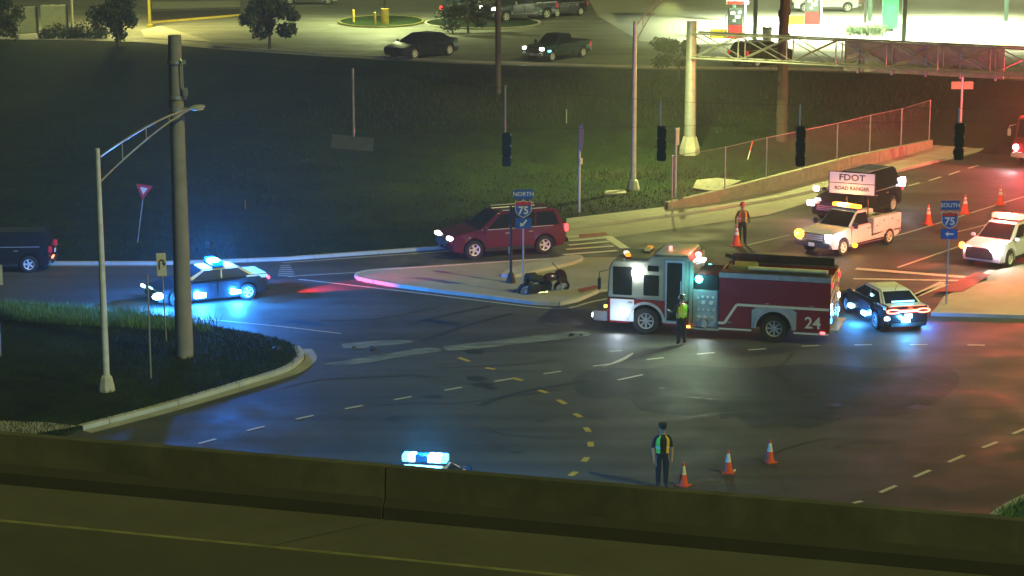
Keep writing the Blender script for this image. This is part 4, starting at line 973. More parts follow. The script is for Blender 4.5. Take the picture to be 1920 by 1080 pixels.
# motorcycle on its side
def motorcycle():
    t = thing('motorcycle', 'wrecked dark motorcycle lying on its side on the concrete island', 'motorcycle')
    root = bpy.data.objects.new('frame', None)
    M = Matrix.Rotation(R(38), 4, 'X')
    def put(o): o.matrix_local = Matrix.Translation((0, 0, .32)) @ M @ Matrix.Translation((0, 0, -.55)); return o
    for x, nm in ((.74, 'front'), (-.74, 'rear')):
        k = MB(); n = 20; r1, r0 = .31, .23; vs = []
        for a, b_ in ((r0, -.05), (r1, -.06), (r1, .06), (r0, .05)):
            for i in range(n): th = 2 * math.pi * i / n; vs.append((x + a * math.cos(th), b_, .31 + a * math.sin(th)))
        k.add(vs, [(j * n + i, j * n + (i + 1) % n, ((j + 1) % 4) * n + (i + 1) % n, ((j + 1) % 4) * n + i) for j in range(4) for i in range(n)])
        wo = put(k.build('wheel', tyre_m, t, smooth_=True))
        k = MB(); k.cyl((x, -.06, .31), (x, .06, .31), .05)
        for i in range(5): th = 2 * math.pi * i / 5; k.box((x + .13 * math.cos(th), 0, .31 + .13 * math.sin(th)), (.24, .03, .035), ry=-th)
        o = k.build('rim', rim_m, wo)
    k = MB(); k.box((.02, 0, .42), (.5, .3, .34)); k.cyl((.05, -.2, .5), (.05, .2, .5), .13); put(k.build('engine', dark_metal, t, bevel=.04))
    k = MB(); k.sphere((.15, 0, .86), (.30, .16, .15)); put(k.build('fuel_tank', mat('bike_red', (.06, .012, .016), .25, coat=.5), t, smooth_=True))
    k = MB(); k.prism([(-.75, .86), (-.2, .76), (-.05, .80), (-.2, .88), (-.7, .98)], -.13, .13); put(k.build('seat', black, t, bevel=.03))
    k = MB(); k.prism([(.35, .75), (.85, .65), (.75, 1.0), (.5, 1.12), (.3, .95)], -.17, .17); put(k.build('fairing', mat('bike_red', (.06, .012, .016), .25), t, bevel=.05))
    k = MB(); k.box((-.55, .26, .62), (.5, .2, .36)); k.box((-.55, -.26, .62), (.5, .2, .36)); put(k.build('side_case', plastic, t, bevel=.05))
    k = MB(); k.tube([(.74, -.1, .31), (.45, -.1, .98)], .025); k.tube([(.74, .1, .31), (.45, .1, .98)], .025); put(k.build('fork', chrome, t))
    k = MB(); k.tube([(.28, -.42, 1.12), (.42, -.2, 1.08), (.45, 0, 1.05), (.42, .2, 1.08), (.28, .42, 1.12)], .016); put(k.build('handlebar', black, t))
    k = MB(); k.tube([(.1, -.15, .25), (-.4, -.2, .25), (-.85, -.22, .42)], .045, 8); put(k.build('exhaust', chrome, t))
    k = MB(); k.tube([(.45, 0, .9), (-.1, 0, .7), (-.5, 0, .65), (-.74, .05, .31)], .03); put(k.build('chassis', dark_metal, t))
    return t
mc = motorcycle(); c = G(1022, 548, .12); mc.location = (c.x, c.y, .12); mc.rotation_euler = (0, 0, R(20)); mc.scale = (1.08, 1.15, 1.2)
# debris near it and on the road
def debris(px, py, n, spread, label, z=0.0):
    c = G(px, py, z); k = MB()
    for i in range(n): k.box((rnd.uniform(-spread, spread), rnd.uniform(-spread, spread) * .7, .03), (rnd.uniform(.05, .22), rnd.uniform(.03, .1), .05), rz=rnd.uniform(0, 3), rx=rnd.uniform(-.3, .3))
    o = k.build('debris', plastic); o.location = (c.x, c.y, z); return tag(o, label, 'debris')
debris(975, 545, 3, .25, 'broken motorcycle pieces on the concrete beside the sign post foot', .12)
debris(1082, 629, 4, .35, 'scattered dark fragments on the road before the engine bumper')
debris(680, 655, 3, .5, 'small bits on the pale streaks near the island tip')

# ------------------------------------------------------------------ people
def hand_chain(V, E, rad, wi, wrist, dirv, side):
    d_ = Vector(dirv).normalized(); s = d_.orthogonal().normalized(); nrm = d_.cross(s)
    palm = Vector(wrist) + d_ * .07; V.append(tuple(palm)); rad.append((.034, .022)); pi = len(V) - 1; E.append((wi, pi))
    for k, ln in enumerate((.07, .08, .075, .055)):
        b0 = palm + d_ * .035 + s * (.024 - .016 * k); V.append(tuple(b0)); rad.append((.010, .010)); V.append(tuple(b0 + d_ * ln + nrm * .02)); rad.append((.008, .008)); E.append((pi, len(V) - 2)); E.append((len(V) - 2, len(V) - 1))
    b0 = palm + s * .045; V.append(tuple(b0)); rad.append((.012, .012)); V.append(tuple(b0 + d_ * .045 + s * .015)); rad.append((.009, .009)); E.append((pi, len(V) - 2)); E.append((len(V) - 2, len(V) - 1))
def figure(label, loc, rz, h=1.8, legs=((-.11, -.03), (.11, .03)), arms=None, hat='cap', vest=('vest', vest_g, vest_g), shirt=navy, trousers=navy, head_tilt=0.0, sleeves='short', coat=False, bulk=1.0):
    """stands at the origin facing -y. legs: foot (x, y). arms: two (elbow, wrist) pairs"""
    t = thing('person', label, 'person', loc, rz); s = h / 1.8
    arms = arms or [((-.29, .02, 1.16), (-.30, -.06, .90)), ((.29, .02, 1.16), (.30, -.06, .90))]
    V = [(0, 0, .96)]; rad = [(.155 * bulk, .115 * bulk)]; E = []
    def add(p, r_, par): V.append(tuple(p)); rad.append(r_ if isinstance(r_, tuple) else (r_, r_)); E.append((par, len(V) - 1)); return len(V) - 1
    w_ = add((0, .005, 1.10), (.15 * bulk, .11 * bulk), 0); c_ = add((0, .0, 1.30), (.175 * bulk, .12 * bulk), w_); n0 = add((0, .01, 1.46), (.11, .08), c_)
    nk = add((0, .005, 1.53), (.058, .058), n0); hd_ = add((0, -.02, 1.62), (.075, .088), nk); ht = add((0, -.015, 1.71), (.082, .098), hd_); add((0, -.01, 1.765), (.05, .06), ht)
    for (fx, fy), sgx in zip(legs, (-1, 1)):
        hp = add((sgx * .095, 0, .90), (.10 * bulk, .105 * bulk), 0); kn = add((sgx * .5 * .1 + fx * .55, fy * .5 - .015, .49), (.080, .086), hp)
        an = add((fx, fy + .01, .10), (.062, .068), kn); add((fx + sgx * .02, fy - .13, .045), (.042, .036), an)
    for (el, wr), sgx in zip(arms, (-1, 1)):
        sh = add((sgx * .19, .0, 1.42), (.068 * bulk, .068 * bulk), n0); e_ = add(el, .052, sh); w2 = add(wr, .029, e_)
        hand_chain(V, E, rad, w2, wr, Vector(wr) - Vector(el), sgx)
    me = bpy.data.meshes.new('body'); me.from_pydata(V, E, []); o = bpy.data.objects.new('body', me); COL.objects.link(o)
    sm = o.modifiers.new('s', 'SKIN'); sm.use_smooth_shade = True
    for i, v in enumerate(me.skin_vertices[0].data): v.radius = rad[i]
    me.skin_vertices[0].data[0].use_root = True
    ss = o.modifiers.new('u', 'SUBSURF'); ss.levels = 1; ss.render_levels = 1
    dg = bpy.context.evaluated_depsgraph_get(); m2 = bpy.data.meshes.new_from_object(o.evaluated_get(dg)); bpy.data.objects.remove(o)
    m2.materials.clear()
    for k in (skin_m, shirt, trousers, boots): m2.materials.append(k)
    for p in m2.polygons:
        c = p.center; i = 1
        if c.z > 1.50: i = 0
        elif c.z < .12: i = 3
        elif c.z < 1.0 and abs(c.x) < .26: i = 2
        for (el, wr) in arms:
            el_, wr_ = Vector(el), Vector(wr)
            seg = wr_ - el_; tt = (c - el_).dot(seg) / seg.length_squared
            if tt > (.02 if sleeves == 'short' else .92) and (c - (el_ + seg * min(tt, 1.6))).length < .12 and abs(c.x) > .16 : i = 0
        p.material_index = i; p.use_smooth = True
    bo = bpy.data.objects.new('body', m2); COL.objects.link(bo); bo.parent = t
    k = MB(); k.prism([(-.012, 1.60), (.012, 1.60), (.006, 1.66), (-.006, 1.66)], -.135, -.10); k.sphere((-.088, 0, 1.64), (.012, .02, .03)); k.sphere((.088, 0, 1.64), (.012, .02, .03)); k.build('face_features', skin_m, t, smooth_=True)
    k = MB()
    for sx in (-.03, .03): k.sphere((sx, -.105, 1.665), (.012, .008, .008), 8, 6)
    k.build('eyes', black, t)
    if hat == 'cap':
        k = MB(); k.lathe([(.098, 1.70), (.102, 1.74), (.125, 1.79), (.10, 1.83), (.02, 1.84)], n=16); k.prism([(-.09, -.08), (-.06, -.19), (.06, -.19), (.09, -.08)], 1.70, 1.712, axis='z'); k.build('cap', navy, t, smooth_=True)
    else:
        k = MB(); k.lathe([(.15, 1.70), (.145, 1.72), (.115, 1.76), (.095, 1.84), (.03, 1.88)], c=(0, .01, 0), n=16); k.build('helmet', hat, t, smooth_=True)
    if vest:
        nm, ml, mr = vest
        for sgx, mm in ((-1, ml), (1, mr)):
            k = MB(); sec = []
            prof = [(1.00, .185, .14), (1.12, .178, .135), (1.28, .205, .145), (1.40, .20, .13), (1.49, .12, .10)]
            ang = [R(a) for a in (-62, -35, 0, 35, 90)]
            vs = [(sgx * (rx * bulk * math.cos(a)), ry * bulk * math.sin(a), z) for z, rx, ry in prof for a in ang]; na = len(ang)
            k.add(vs, [(j * na + i, j * na + i + 1, (j + 1) * na + i + 1, (j + 1) * na + i) for j in range(len(prof) - 1) for i in range(na - 1)])
            k.build('vest', mm, t, smooth_=True)
            k = MB(); vs = [(sgx * (rx * bulk * 1.03 * math.cos(a)), ry * bulk * 1.04 * math.sin(a), z) for z, rx, ry in ((1.13, .181, .137), (1.18, .19, .14)) for a in ang]
            k.add(vs, [(i, i + 1, na + i + 1, na + i) for i in range(na - 1)]); k.build('reflective_band', reflective, t)
    k = MB(); k.lathe([(.168 * bulk, .985), (.168 * bulk, 1.03)], n=16); bl = k.build('belt', black, t); bl.scale = (1, .78, 1)
    t.scale = (s, s, s); return t
c = G(1241, 914); figure('officer in dark uniform, cap and open green safety vest standing near the cones', c, R(8), 1.95, legs=((-.10, .02), (.10, -.02)), arms=[((-.27, .03, 1.14), (-.25, -.05, .88)), ((.27, .03, 1.14), (.26, -.08, .90))], vest=('vest', vest_g, mat('vest_yellow', (.72, .55, .05), .6)))
c = G(1277, 646); figure('firefighter in dark helmet and yellow banded coat beside the open cab', c, R(205), 1.88, hat=mat('helmet_dark', (.02, .04, .045), .4), legs=((-.14, .0), (.14, .05)), arms=[((-.30, -.05, 1.16), (-.2, -.28, 1.2)), ((.30, -.08, 1.16), (.30, -.34, 1.20))], vest=('vest', vest_g, mat('vest_lime', (.55, .72, .05), .6)), sleeves='long', bulk=1.12)
c = G(1391, 459); figure('crew member in reflective orange vest standing on the road by a cone', c, R(10), 1.95, hat=mat('helmet_red', (.45, .06, .06), .4), legs=((-.12, .0), (.15, .06)), vest=('vest', vest_o, vest_o), shirt=mat('brown_shirt', (.12, .07, .04), .8), sleeves='long')

# ------------------------------------------------------------------ cones
def cone_proto(h, label, group):
    t = thing('traffic_cone', label, 'traffic cone', group=group); b = .19 * h / .71
    k = MB(); k.box((0, 0, .02), (b * 2, b * 2, .04)); k.build('base', mat('cone_base', (.55, .09, .03), .6), t, bevel=.01)
    def rr(z): return .13 * h / .71 * (1 - z / h) + .022
    k = MB(); k.lathe([(rr(.04), .04), (rr(h * .55), h * .55), (rr(h), h)], n=18); k.build('cone_shell', cone_o, t, smooth_=True)
    for a, b2 in ((.52, .68), (.74, .84)) if h > .8 else ((.50, .86),):
        k = MB(); k.lathe([(rr(h * a) + .004, h * a), (rr(h * b2) + .004, h * b2)], n=18); k.build('reflective_collar', mat('collar_white', (.85, .85, .85), .35, emis=(1, .9, .85), es=.0), t, smooth_=True)
    return t
cp = cone_proto(.72, 'x', 'cones beside the officer'); bigp = cone_proto(1.0, 'x', 'tall cones along the closed lane')
def put_cone(p, px, py, lab, first=False):
    o = p if first else copy_tree(p); c = G(px, py); o.location = c; o.rotation_euler = (0, 0, rnd.uniform(0, 1.5)); o['label'] = lab; return o
put_cone(cp, 1281, 911, 'short orange cone nearest the parapet, just beside the officer', True)
put_cone(cp, 1365, 887, 'short orange cone in the middle of the three by the officer'); put_cone(cp, 1443, 867, 'short orange cone farthest to the right from the officer')
put_cone(bigp, 1740, 421, 'tall orange cone nearest the white utility pickup', True); put_cone(bigp, 1809, 401, 'tall orange cone between the blue SOUTH 75 sign and the lane line'); put_cone(bigp, 1875, 384, 'tall orange cone just behind the red roof bar of the patrol vehicle'); put_cone(bigp, 1381, 461, 'tall orange cone touching the leg of the crew member in orange')
o = debris(1377, 884, 1, .05, 'pale scrap lying at the foot of the middle short cone'); o.data.materials[0] = sign_white

# ------------------------------------------------------------------ signs and poles
def post(t, h, r=.03, m=galv, x=0, y=0, name='post'): k = MB(); k.cyl((x, y, 0), (x, y, h), r, n=10); return k.build(name, m, t)
def plate(t, w_, h_, z, m, name='sign_face', y=-.05, x=0, rim_=None):
    k = MB(); k.box((x, y, z), (w_, .012, h_)); o = k.build(name, m, t, bevel=.004); return o
def shield(t, z, w_=.61):
    def outline(s): 
        P = [(-.5, .36), (-.42, .48), (-.25, .42), (0, .5), (.25, .42), (.42, .48), (.5, .36), (.46, .1), (.46, -.12), (.36, -.32), (.18, -.44), (0, -.52), (-.18, -.44), (-.36, -.32), (-.46, -.12), (-.46, .1)]
        return [(x * w_ * s, z + y * w_ * s) for x, y in P]
    k = MB(); k.prism(outline(1), -.062, -.05); s_ = k.build('shield', sign_white, t)
    k = MB(); k.prism(outline(.93), -.066, -.0625); k.build('shield_face', sign_blue, s_)
    P = [(x, y) for x, y in outline(.93)]; topP = [(-.46 * w_, z + .22 * w_), (.46 * w_, z + .22 * w_), P[6], P[5], P[4], P[3], P[2], P[1], P[0]]
    k = MB(); k.prism(topP, -.07, -.0665); k.build('shield_band', sign_red, s_)
    text('75', w_ * .62, sign_white, s_, (0, -.073, z - .10 * w_), name='number', bold=.008)
def route_sign(label, px, py_base, banner, arrow, tops, z0=0.12, rz=0.0):
    p = G(px, py_base, z0); t = thing('route_sign', label, 'road sign', p, rz)
    zt = zat(tops[0], p.y) - z0; zb = zat(tops[1], p.y) - z0
    H_ = zt - zb; w_ = H_ * .42
    post(t, zt - .1, .035)
    hb = H_ * .24; pl1 = plate(t, w_ * 1.15, hb, zt - hb / 2, sign_blue)
    text(banner, hb * .62, sign_white, pl1, (0, -.06, zt - hb / 2), name='lettering', bold=.003)
    shield(t, zt - hb - H_ * .255, H_ * .44)
    ha = H_ * .27; pl2 = plate(t, w_, ha, zb + ha / 2, sign_blue)
    zc = zb + ha / 2; k = MB()
    if arrow == 'left': k.box((.05, -.06, zc), (ha * .6, .006, ha * .14)); k.prism([(-ha * .38, zc), (-ha * .1, zc + ha * .25), (-ha * .1, zc - ha * .25)], -.063, -.057)
    else: k.box((.04, -.06, zc + .02), (ha * .7, .006, ha * .15), ry=R(-50)); k.prism([(-ha * .3, zc - ha * .32), (-ha * .3, zc + ha * .1), (ha * .1, zc - ha * .2)], -.063, -.057)
    k.build('arrow', sign_white, pl2); return t
route_sign('blue interstate 75 sign with slanting arrow on the concrete island', 981, 551, 'NORTH', 'diag', (355, 428), rz=R(3))
route_sign('blue SOUTH 75 sign with left arrow on the right island', 1774, 570, 'SOUTH', 'left', (376, 448), rz=R(-3))
# yield sign, leaning
p = GT(258, 460) if False else G(258, 490); p = atY(258, 459, 103.0); p = Vector((p.x, p.y, H(p.x, p.y)))
t = thing('yield_sign', 'leaning red and white give way triangle in the dark verge', 'road sign', p)
zt = zat(345, p.y) - p.z; tx = (275 - 258) / 4200 * (p.y + 2); lean = math.atan2(tx, zt); 
post(t, zt - .1, .03); k = MB(); k.prism([(-.40, zt), (.40, zt), (0, zt - .72)], -.05, -.04); sf = k.build('sign_face', sign_red, t)
k = MB(); k.prism([(-.19, zt - .13), (.19, zt - .13), (0, zt - .47)], -.056, -.051); k.build('sign_centre', sign_white, sf); t.rotation_euler = (0, lean, 0)
# turn sign
p = G(312, 640, .12); t = thing('turn_sign', 'narrow white turn arrow sign on a thin post in the grass island', 'road sign', p); zt = zat(474, p.y) - p.z
t.rotation_euler = (0, R(-1.6), 0)
post(t, zt - .05, .03); f_ = plate(t, .36, .88, zt - .44, sign_white); k = MB(); k.tube([(-.08, -.06, zt - .62), (-.08, -.06, zt - .35), (-.02, -.06, zt - .26), (.07, -.06, zt - .26), (.1, -.06, zt - .36)], .025, 5); k.prism([(.02, zt - .38), (.18, zt - .38), (.1, zt - .5)], -.065, -.056); k.build('arrow', black, f_)
# thin posts
p = G(283, 709, .12); t = thing('delineator_post', 'thin bare metal post right of the near lamp post', 'post', p); post(t, zat(515, p.y) - p.z, .032); k = MB(); k.box((0, 0, 0), (.05, .16, .05)); k.build('foot_plate', galv, t)
p = G(0, 668, .12); t = thing('sign_post', 'pale sign post cut by the left frame edge', 'post', p); post(t, zat(500, p.y) - p.z, .05); plate(t, .5, .75, zat(515, p.y) - p.z, sign_white)
# far sign posts seen edge on
for px, yb, yt, lab, extra in ((1086, 398, 237, 'tall bright signpost with an edge-on round plate, left of the lamp post', 'disc'), (1266, 372, 240, 'bright signpost with a narrow edge-on plate near the wall end', 'plate')):
    p = GT(px, yb); t = thing('sign_post', lab, 'road sign', p, R(70)); hh = zat(yt, p.y) - p.z
    post(t, hh, .06, white_p)
    k = MB()
    if extra == 'disc': k.prism([(.38 * math.cos(i * math.pi / 8), hh - .55 + .7 * math.sin(i * math.pi / 8)) for i in range(16)], -.09, -.075)
    else: k.box((0, -.08, hh - .45), (.6, .015, .9))
    k.build('sign_face', sign_blue if extra == 'disc' else sign_white, t)
    if extra == 'disc': k = MB(); k.box((0, -.08, hh - 1.75), (.35, .05, .3)); k.build('small_plate', sign_white, t)
p = GT(1800, 258); t = thing('sign_post', 'pink lit signpost with a pale box at its top, upper right', 'road sign', p); hh = zat(120, p.y) - p.z; post(t, hh, .07, white_p); k = MB(); k.box((-.35, 0, zat(160, p.y) - p.z), (.6, .08, .45)); k.box((.38, 0, zat(160, p.y) - p.z), (.55, .08, .45)); k.build('sign_face', mat('sign_back', (.5, .48, .36), .5), t); 
k = MB(); k.box((0, -.04, hh - .3), (1.5, .05, .9)); k.build('sign_face', mat('sign_back', (.5, .48, .36), .5), t)

# pedestrian signal pole, black
p = G(958, 530, .12); t = thing('pedestrian_signal', 'black pedestrian signal pole with flared base on the island', 'signal pole', p); hh = zat(386, p.y) - .12
post(t, hh, .055, black); k = MB(); k.lathe([(.20, 0), (.19, .12), (.12, .38), (.07, .45)], n=12); k.build('pole_base', black, t, smooth_=True)
k = MB(); k.box((.12, -.05, hh - .3), (.32, .26, .5)); k.build('signal_head', black, t, bevel=.03); k = MB(); k.box((-.08, 0, 1.4), (.05, .1, .3)); k.build('push_button', galv, t)

# street lamps
def street_lamp(label, base, ytop, arm_to, lit, z0, r0=.14, dirn=None, e=0, energy=0):
    p = G(*base, z0) if z0 is not None else GT(*base); z0 = p.z
    t = thing('street_lamp', label, 'street lamp', p, group='street lamps'); hh = zat(ytop, p.y) - z0
    k = MB(); k.cyl((0, 0, .5), (0, 0, hh), r0, r0 * .62, n=16); k.build('pole', mat('pole_aluminium', (.66, .66, .60), .4, .15), t, smooth_=True)
    k = MB(); k.lathe([(r0 * 2.3, 0), (r0 * 2.2, .12), (r0 * 1.6, .5), (r0 * 1.1, .58)], n=8); k.build('pole_base', conc_l, t)
    v = arm_to; tip = Vector(v)
    def pt(u, dz): return Vector((v[0] * u, v[1] * u, hh - .35 + (v[2] + .35) * (1 - (1 - u) ** 1.6) + dz))
    up = [pt(i / 8, .0) for i in range(9)]; lowr = [pt(i / 8, -(1 - i / 8) * .85) for i in range(9)]
    k = MB(); k.tube(up, .035); k.tube(lowr, .03)
    for i in (2, 4, 6): k.cyl(up[i], lowr[i], .022, n=6)
    k.build('arm', alum, t)
    e_ = up[-1]; dv = Vector((v[0], v[1], 0)).normalized(); a = math.atan2(dv.y, dv.x)
    k = MB(); k.sphere((0, 0, 0), (.42, .17, .10), 12, 6); lo_ = k.build('luminaire', alum, t, loc=e_ + dv * .3, rot=(0, 0, a), smooth_=True)
    k = MB(); k.box((.05, 0, -.085), (.4, .2, .03)); k.build('lamp_glass', lamp_mat('lamp_glass_on', (1, .95, .6), 25) if lit else sign_white, lo_)
    if energy: light('SPOT', e_ + dv * .3 + Vector((0, 0, -.25)), energy, (.95, 1.0, .32), t, .2, spot=160, blend=.7, target=e_ + dv * .3 + Vector((0, 0, -5)), name='street_lamp_light')
    return t
pL = G(200, 733, .12)
armt = atY(360, 203, pL.y + 4.5) - pL; hhL = zat(278, pL.y) - .12
street_lamp('near unlit lamp post with trussed arm standing in the grass island', (200, 733), 278, (armt.x, 4.5, armt.z - hhL), False, .12, .13)
street_lamp('tall lit lamp post in the far verge left of the sign gantry', (1187, 356), 40, (1.9, 3.2, 1.1), True, None, .16, energy=20000)
street_lamp('lit lamp post beyond the right frame edge beside the right island', (2330, 560), -10, (-6.0, -1.0, .6), True, 0.12, .15, energy=4300)

# big concrete strain pole
pP = G(346, 669, .12); t = thing('strain_pole', 'massive tapered concrete pole carrying the span wires', 'utility pole', pP); hP = zat(66, pP.y) - .12
k = MB(); k.cyl((0, 0, -.1), (0, 0, hP), .33, .23, n=20); k.build('shaft', mat('pole_concrete', (.27, .25, .24), .85, bump=.4, var=.15, scale=2), t, smooth_=True)
for y_ in (116, 182, 205):
    z = zat(y_, pP.y) - .12; k = MB(); k.cyl((0, 0, z - .06), (0, 0, z + .06), .29, n=20); k.box((.3, -.05, z), (.12, .12, .14)); k.build('clamp_band', galv, t)
k = MB(); k.tube([(.2, -.25, zat(116, pP.y)), (.26, -.26, zat(120, pP.y)), (.28, -.26, zat(160, pP.y)), (.29, -.22, zat(185, pP.y))], .035); k.build('conduit', galv, t)
k = MB(); k.box((.34, -.18, zat(178, pP.y)), (.16, .2, .3)); k.build('junction_box', galv, t, bevel=.02)

# span wires with hanging signals
YS = pP.y
def wire_pts(pl): return catmull([atY(x, y, YS) for x, y in pl], 6)
up = wire_pts([(350, 116), (665, 140), (950, 166), (1240, 189), (1500, 197), (1797, 203), (2200, 195), (2600, 170)])
lo_w = wire_pts([(352, 233), (665, 240), (950, 243), (1240, 237), (1500, 232), (1797, 228), (2200, 222), (2600, 215)])
t = thing('span_wires', 'pair of thin span wires strung from the concrete pole to the right', 'overhead wire')
k = MB(); k.tube(up, .008, 5); k.build('catenary_wire', dark_metal, t); k = MB(); k.tube(lo_w, .007, 5); k.build('tether_wire', dark_metal, t)
sighouse = mat('signal_housing', (.014, .015, .016), .5)
for px, y0, y1, ytp, lab in ((950, 248, 312, 160, 'black traffic signal hanging left of centre above the maroon vehicle'), (1240, 236, 302, 188, 'black traffic signal hanging beside the tall lit lamp post'), (1500, 236, 312, 196, 'black traffic signal hanging against the chain link fence'), (1797, 230, 300, 202, 'black traffic signal hanging at the far end near the pink signpost')):
    top = atY(px, y0, YS); t = thing('traffic_signal', lab, 'traffic signal', atY(px, y1, YS), group='signals hanging from the span wires')
    hh = zat(y0, YS) - zat(y1, YS); z1 = hh / 3
    for i in range(3):
        k = MB(); k.box((0, 0, z1 * (i + .5)), (.32, .24, z1 * .96)); s_ = k.build('signal_section', sighouse, t, bevel=.03)
        k = MB(); k.cyl((0, .12, z1 * (i + .5)), (0, .36, z1 * (i + .5)), .15, n=12, caps=False); k.build('visor', sighouse, s_)
        k = MB(); k.box((.15, -.14, z1 * (i + .85)), (.05, .03, .06)); k.build('latch', galv, s_) 
    k = MB(); k.cyl((-.05, 0, hh), (-.05, 0, zat(ytp, YS) - zat(y1, YS)), .032, n=8); k.build('hanger', galv, t)
p = atY(661, 285, YS); t = thing('hanging_sign', 'dull grey sign panel hanging from the span wire above the dark verge', 'road sign', p)
k = MB(); k.prism([(-.72, .62), (-.70, .06), (.72, -.02), (.72, .38), (-.1, .62)], -.03, .03) if False else k.box((0, 0, .33), (1.5, .04, .48), ry=R(5)); k.build('sign_panel', mat('dull_panel', (.12, .115, .11), .6), t); k = MB(); k.cyl((.05, 0, .55), (.05, 0, zat(128, YS) - p.z), .04, n=8); k.build('hanger', galv, t)

# ------------------------------------------------------------------ gantry
pg = GT(1293, 288); t = thing('sign_gantry', 'grey overhead sign gantry with a cross braced truss arm, upper right', 'sign gantry', pg); zz = zat(40, pg.y) - pg.z
k = MB(); k.cyl((0, 0, 0), (0, 0, zz), .36, .30, n=20); k.build('column', galv, t, smooth_=True)
k = MB(); k.lathe([(.62, -.3), (.60, .3), (.40, 1.0)], n=6); k.build('column_foot', conc, t)
e1 = atY(1297, 61, pg.y) - pg; dirg = Vector((9, -4.6, 0)).normalized(); Lg = 24.0
nrmg = Vector((-dirg.y, dirg.x, 0)); z_t = e1.z; dz = 1.45
def gp(s, side, z): return dirg * s + nrmg * side * .55 + Vector((0, 0, z))
k = MB()
for sd in (-1, 1):
    for z in (z_t, z_t - dz): k.cyl(gp(.2, sd, z), gp(Lg, sd, z), .055, n=8)
k.build('truss_chord', galv, t)
nb = 8; bl = (Lg - .2) / nb
for i in range(nb):
    s0, s1 = .2 + i * bl, .2 + (i + 1) * bl
    k = MB()
    for sd in (-1, 1):
        k.cyl(gp(s0, sd, z_t), gp(s1, sd, z_t - dz), .035, n=6); k.cyl(gp(s0, sd, z_t - dz), gp(s1, sd, z_t), .035, n=6); k.cyl(gp(s1, sd, z_t), gp(s1, sd, z_t - dz), .04, n=6)
    k.cyl(gp(s0, -1, z_t - dz), gp(s1, 1, z_t - dz), .03, n=6); k.cyl(gp(s1, -1, z_t), gp(s1, 1, z_t), .03, n=6)
    k.build('truss_brace', galv, t)
k = MB(); k.hexa([gp(9.2, 1.35, z_t - 1.85), gp(18.5, 1.35, z_t - 1.85), gp(18.5, 1.5, z_t - 1.85), gp(9.2, 1.5, z_t - 1.85), gp(9.2, 1.35, z_t - .1), gp(18.5, 1.35, z_t - .1), gp(18.5, 1.5, z_t - .1), gp(9.2, 1.5, z_t - .1)]); sg_ = k.build('sign_back', mat('sign_back', (.5, .48, .36), .5), t)
for s in (10, 12, 14, 16, 18): k = MB(); k.hexa([gp(s, 1.1, z_t - 1.95), gp(s + .1, 1.1, z_t - 1.95), gp(s + .1, 1.34, z_t - 1.95), gp(s, 1.34, z_t - 1.95), gp(s, 1.1, z_t), gp(s + .1, 1.1, z_t), gp(s + .1, 1.34, z_t), gp(s, 1.34, z_t)]); k.build('sign_stiffener', galv, t)
k = MB(); k.cyl(gp(Lg, 0, -3), gp(Lg, 0, z_t + .6), .3, n=16); k.build('column', galv, t)

# ------------------------------------------------------------------ retaining wall and fence
wt = [(1253, 379), (1350, 356), (1438, 333), (1596, 293), (1749, 262)]; wbm = [(1253, 393), (1350, 378), (1440, 359.5), (1596, 318), (1749, 277)]
wall = thing('retaining_wall', 'low concrete retaining wall rising along the far sidewalk', 'wall')
WP = [G(x, y, .12) for x, y in wbm]; WH = [zat(y, p.y + .1) for (x, y), p in zip(wt, WP)]
for i in range(len(WP) - 1):
    a, b = WP[i], WP[i + 1]; n_ = max(1, round((b - a).length / 4)); 
    for j in range(n_):
        u0, u1 = j / n_, (j + 1) / n_ - .004; p0, p1 = a.lerp(b, u0), a.lerp(b, u1); h0, h1 = WH[i] + (WH[i + 1] - WH[i]) * u0, WH[i] + (WH[i + 1] - WH[i]) * u1
        nn = Vector((-(b - a).y, (b - a).x, 0)).normalized() * .28
        k = MB(); k.hexa([(p0.x, p0.y, -.1), (p1.x, p1.y, -.1), (p1.x + nn.x, p1.y + nn.y, -.1), (p0.x + nn.x, p0.y + nn.y, -.1), (p0.x, p0.y, h0), (p1.x, p1.y, h1), (p1.x + nn.x, p1.y + nn.y, h1), (p0.x + nn.x, p0.y + nn.y, h0)]); k.build('wall_panel', mat('wall_concrete', (.34, .31, .24), .85, bump=.3, var=.2), wall)
fence = thing('chain_link_fence', 'chain link fence with slim galvanised posts on the retaining wall', 'fence')
mesh_m = bpy.data.materials.new('chain_mesh'); mesh_m.use_nodes = True; tt_ = mesh_m.node_tree; bb = tt_.nodes['Principled BSDF']; bb.inputs['Base Color'].default_value = (.3, .3, .28, 1); bb.inputs['Metallic'].default_value = .6; bb.inputs['Roughness'].default_value = .5
tcn = tt_.nodes.new('ShaderNodeTexCoord'); wv = []
for ang in (45, -45):
    mp = tt_.nodes.new('ShaderNodeMapping'); mp.inputs['Rotation'].default_value = (0, R(ang), 0); tt_.links.new(tcn.outputs['Object'], mp.inputs[0])
    wn = tt_.nodes.new('ShaderNodeTexWave'); wn.inputs['Scale'].default_value = 5.0; wn.bands_direction = 'X'; tt_.links.new(mp.outputs[0], wn.inputs[0])
    g_ = tt_.nodes.new('ShaderNodeMath'); g_.operation = 'GREATER_THAN'; g_.inputs[1].default_value = .985; tt_.links.new(wn.outputs['Fac'], g_.inputs[0]); wv.append(g_)
mx = tt_.nodes.new('ShaderNodeMath'); mx.operation = 'MAXIMUM'; tt_.links.new(wv[0].outputs[0], mx.inputs[0]); tt_.links.new(wv[1].outputs[0], mx.inputs[1]); tt_.links.new(mx.outputs[0], bb.inputs['Alpha'])
fp = []
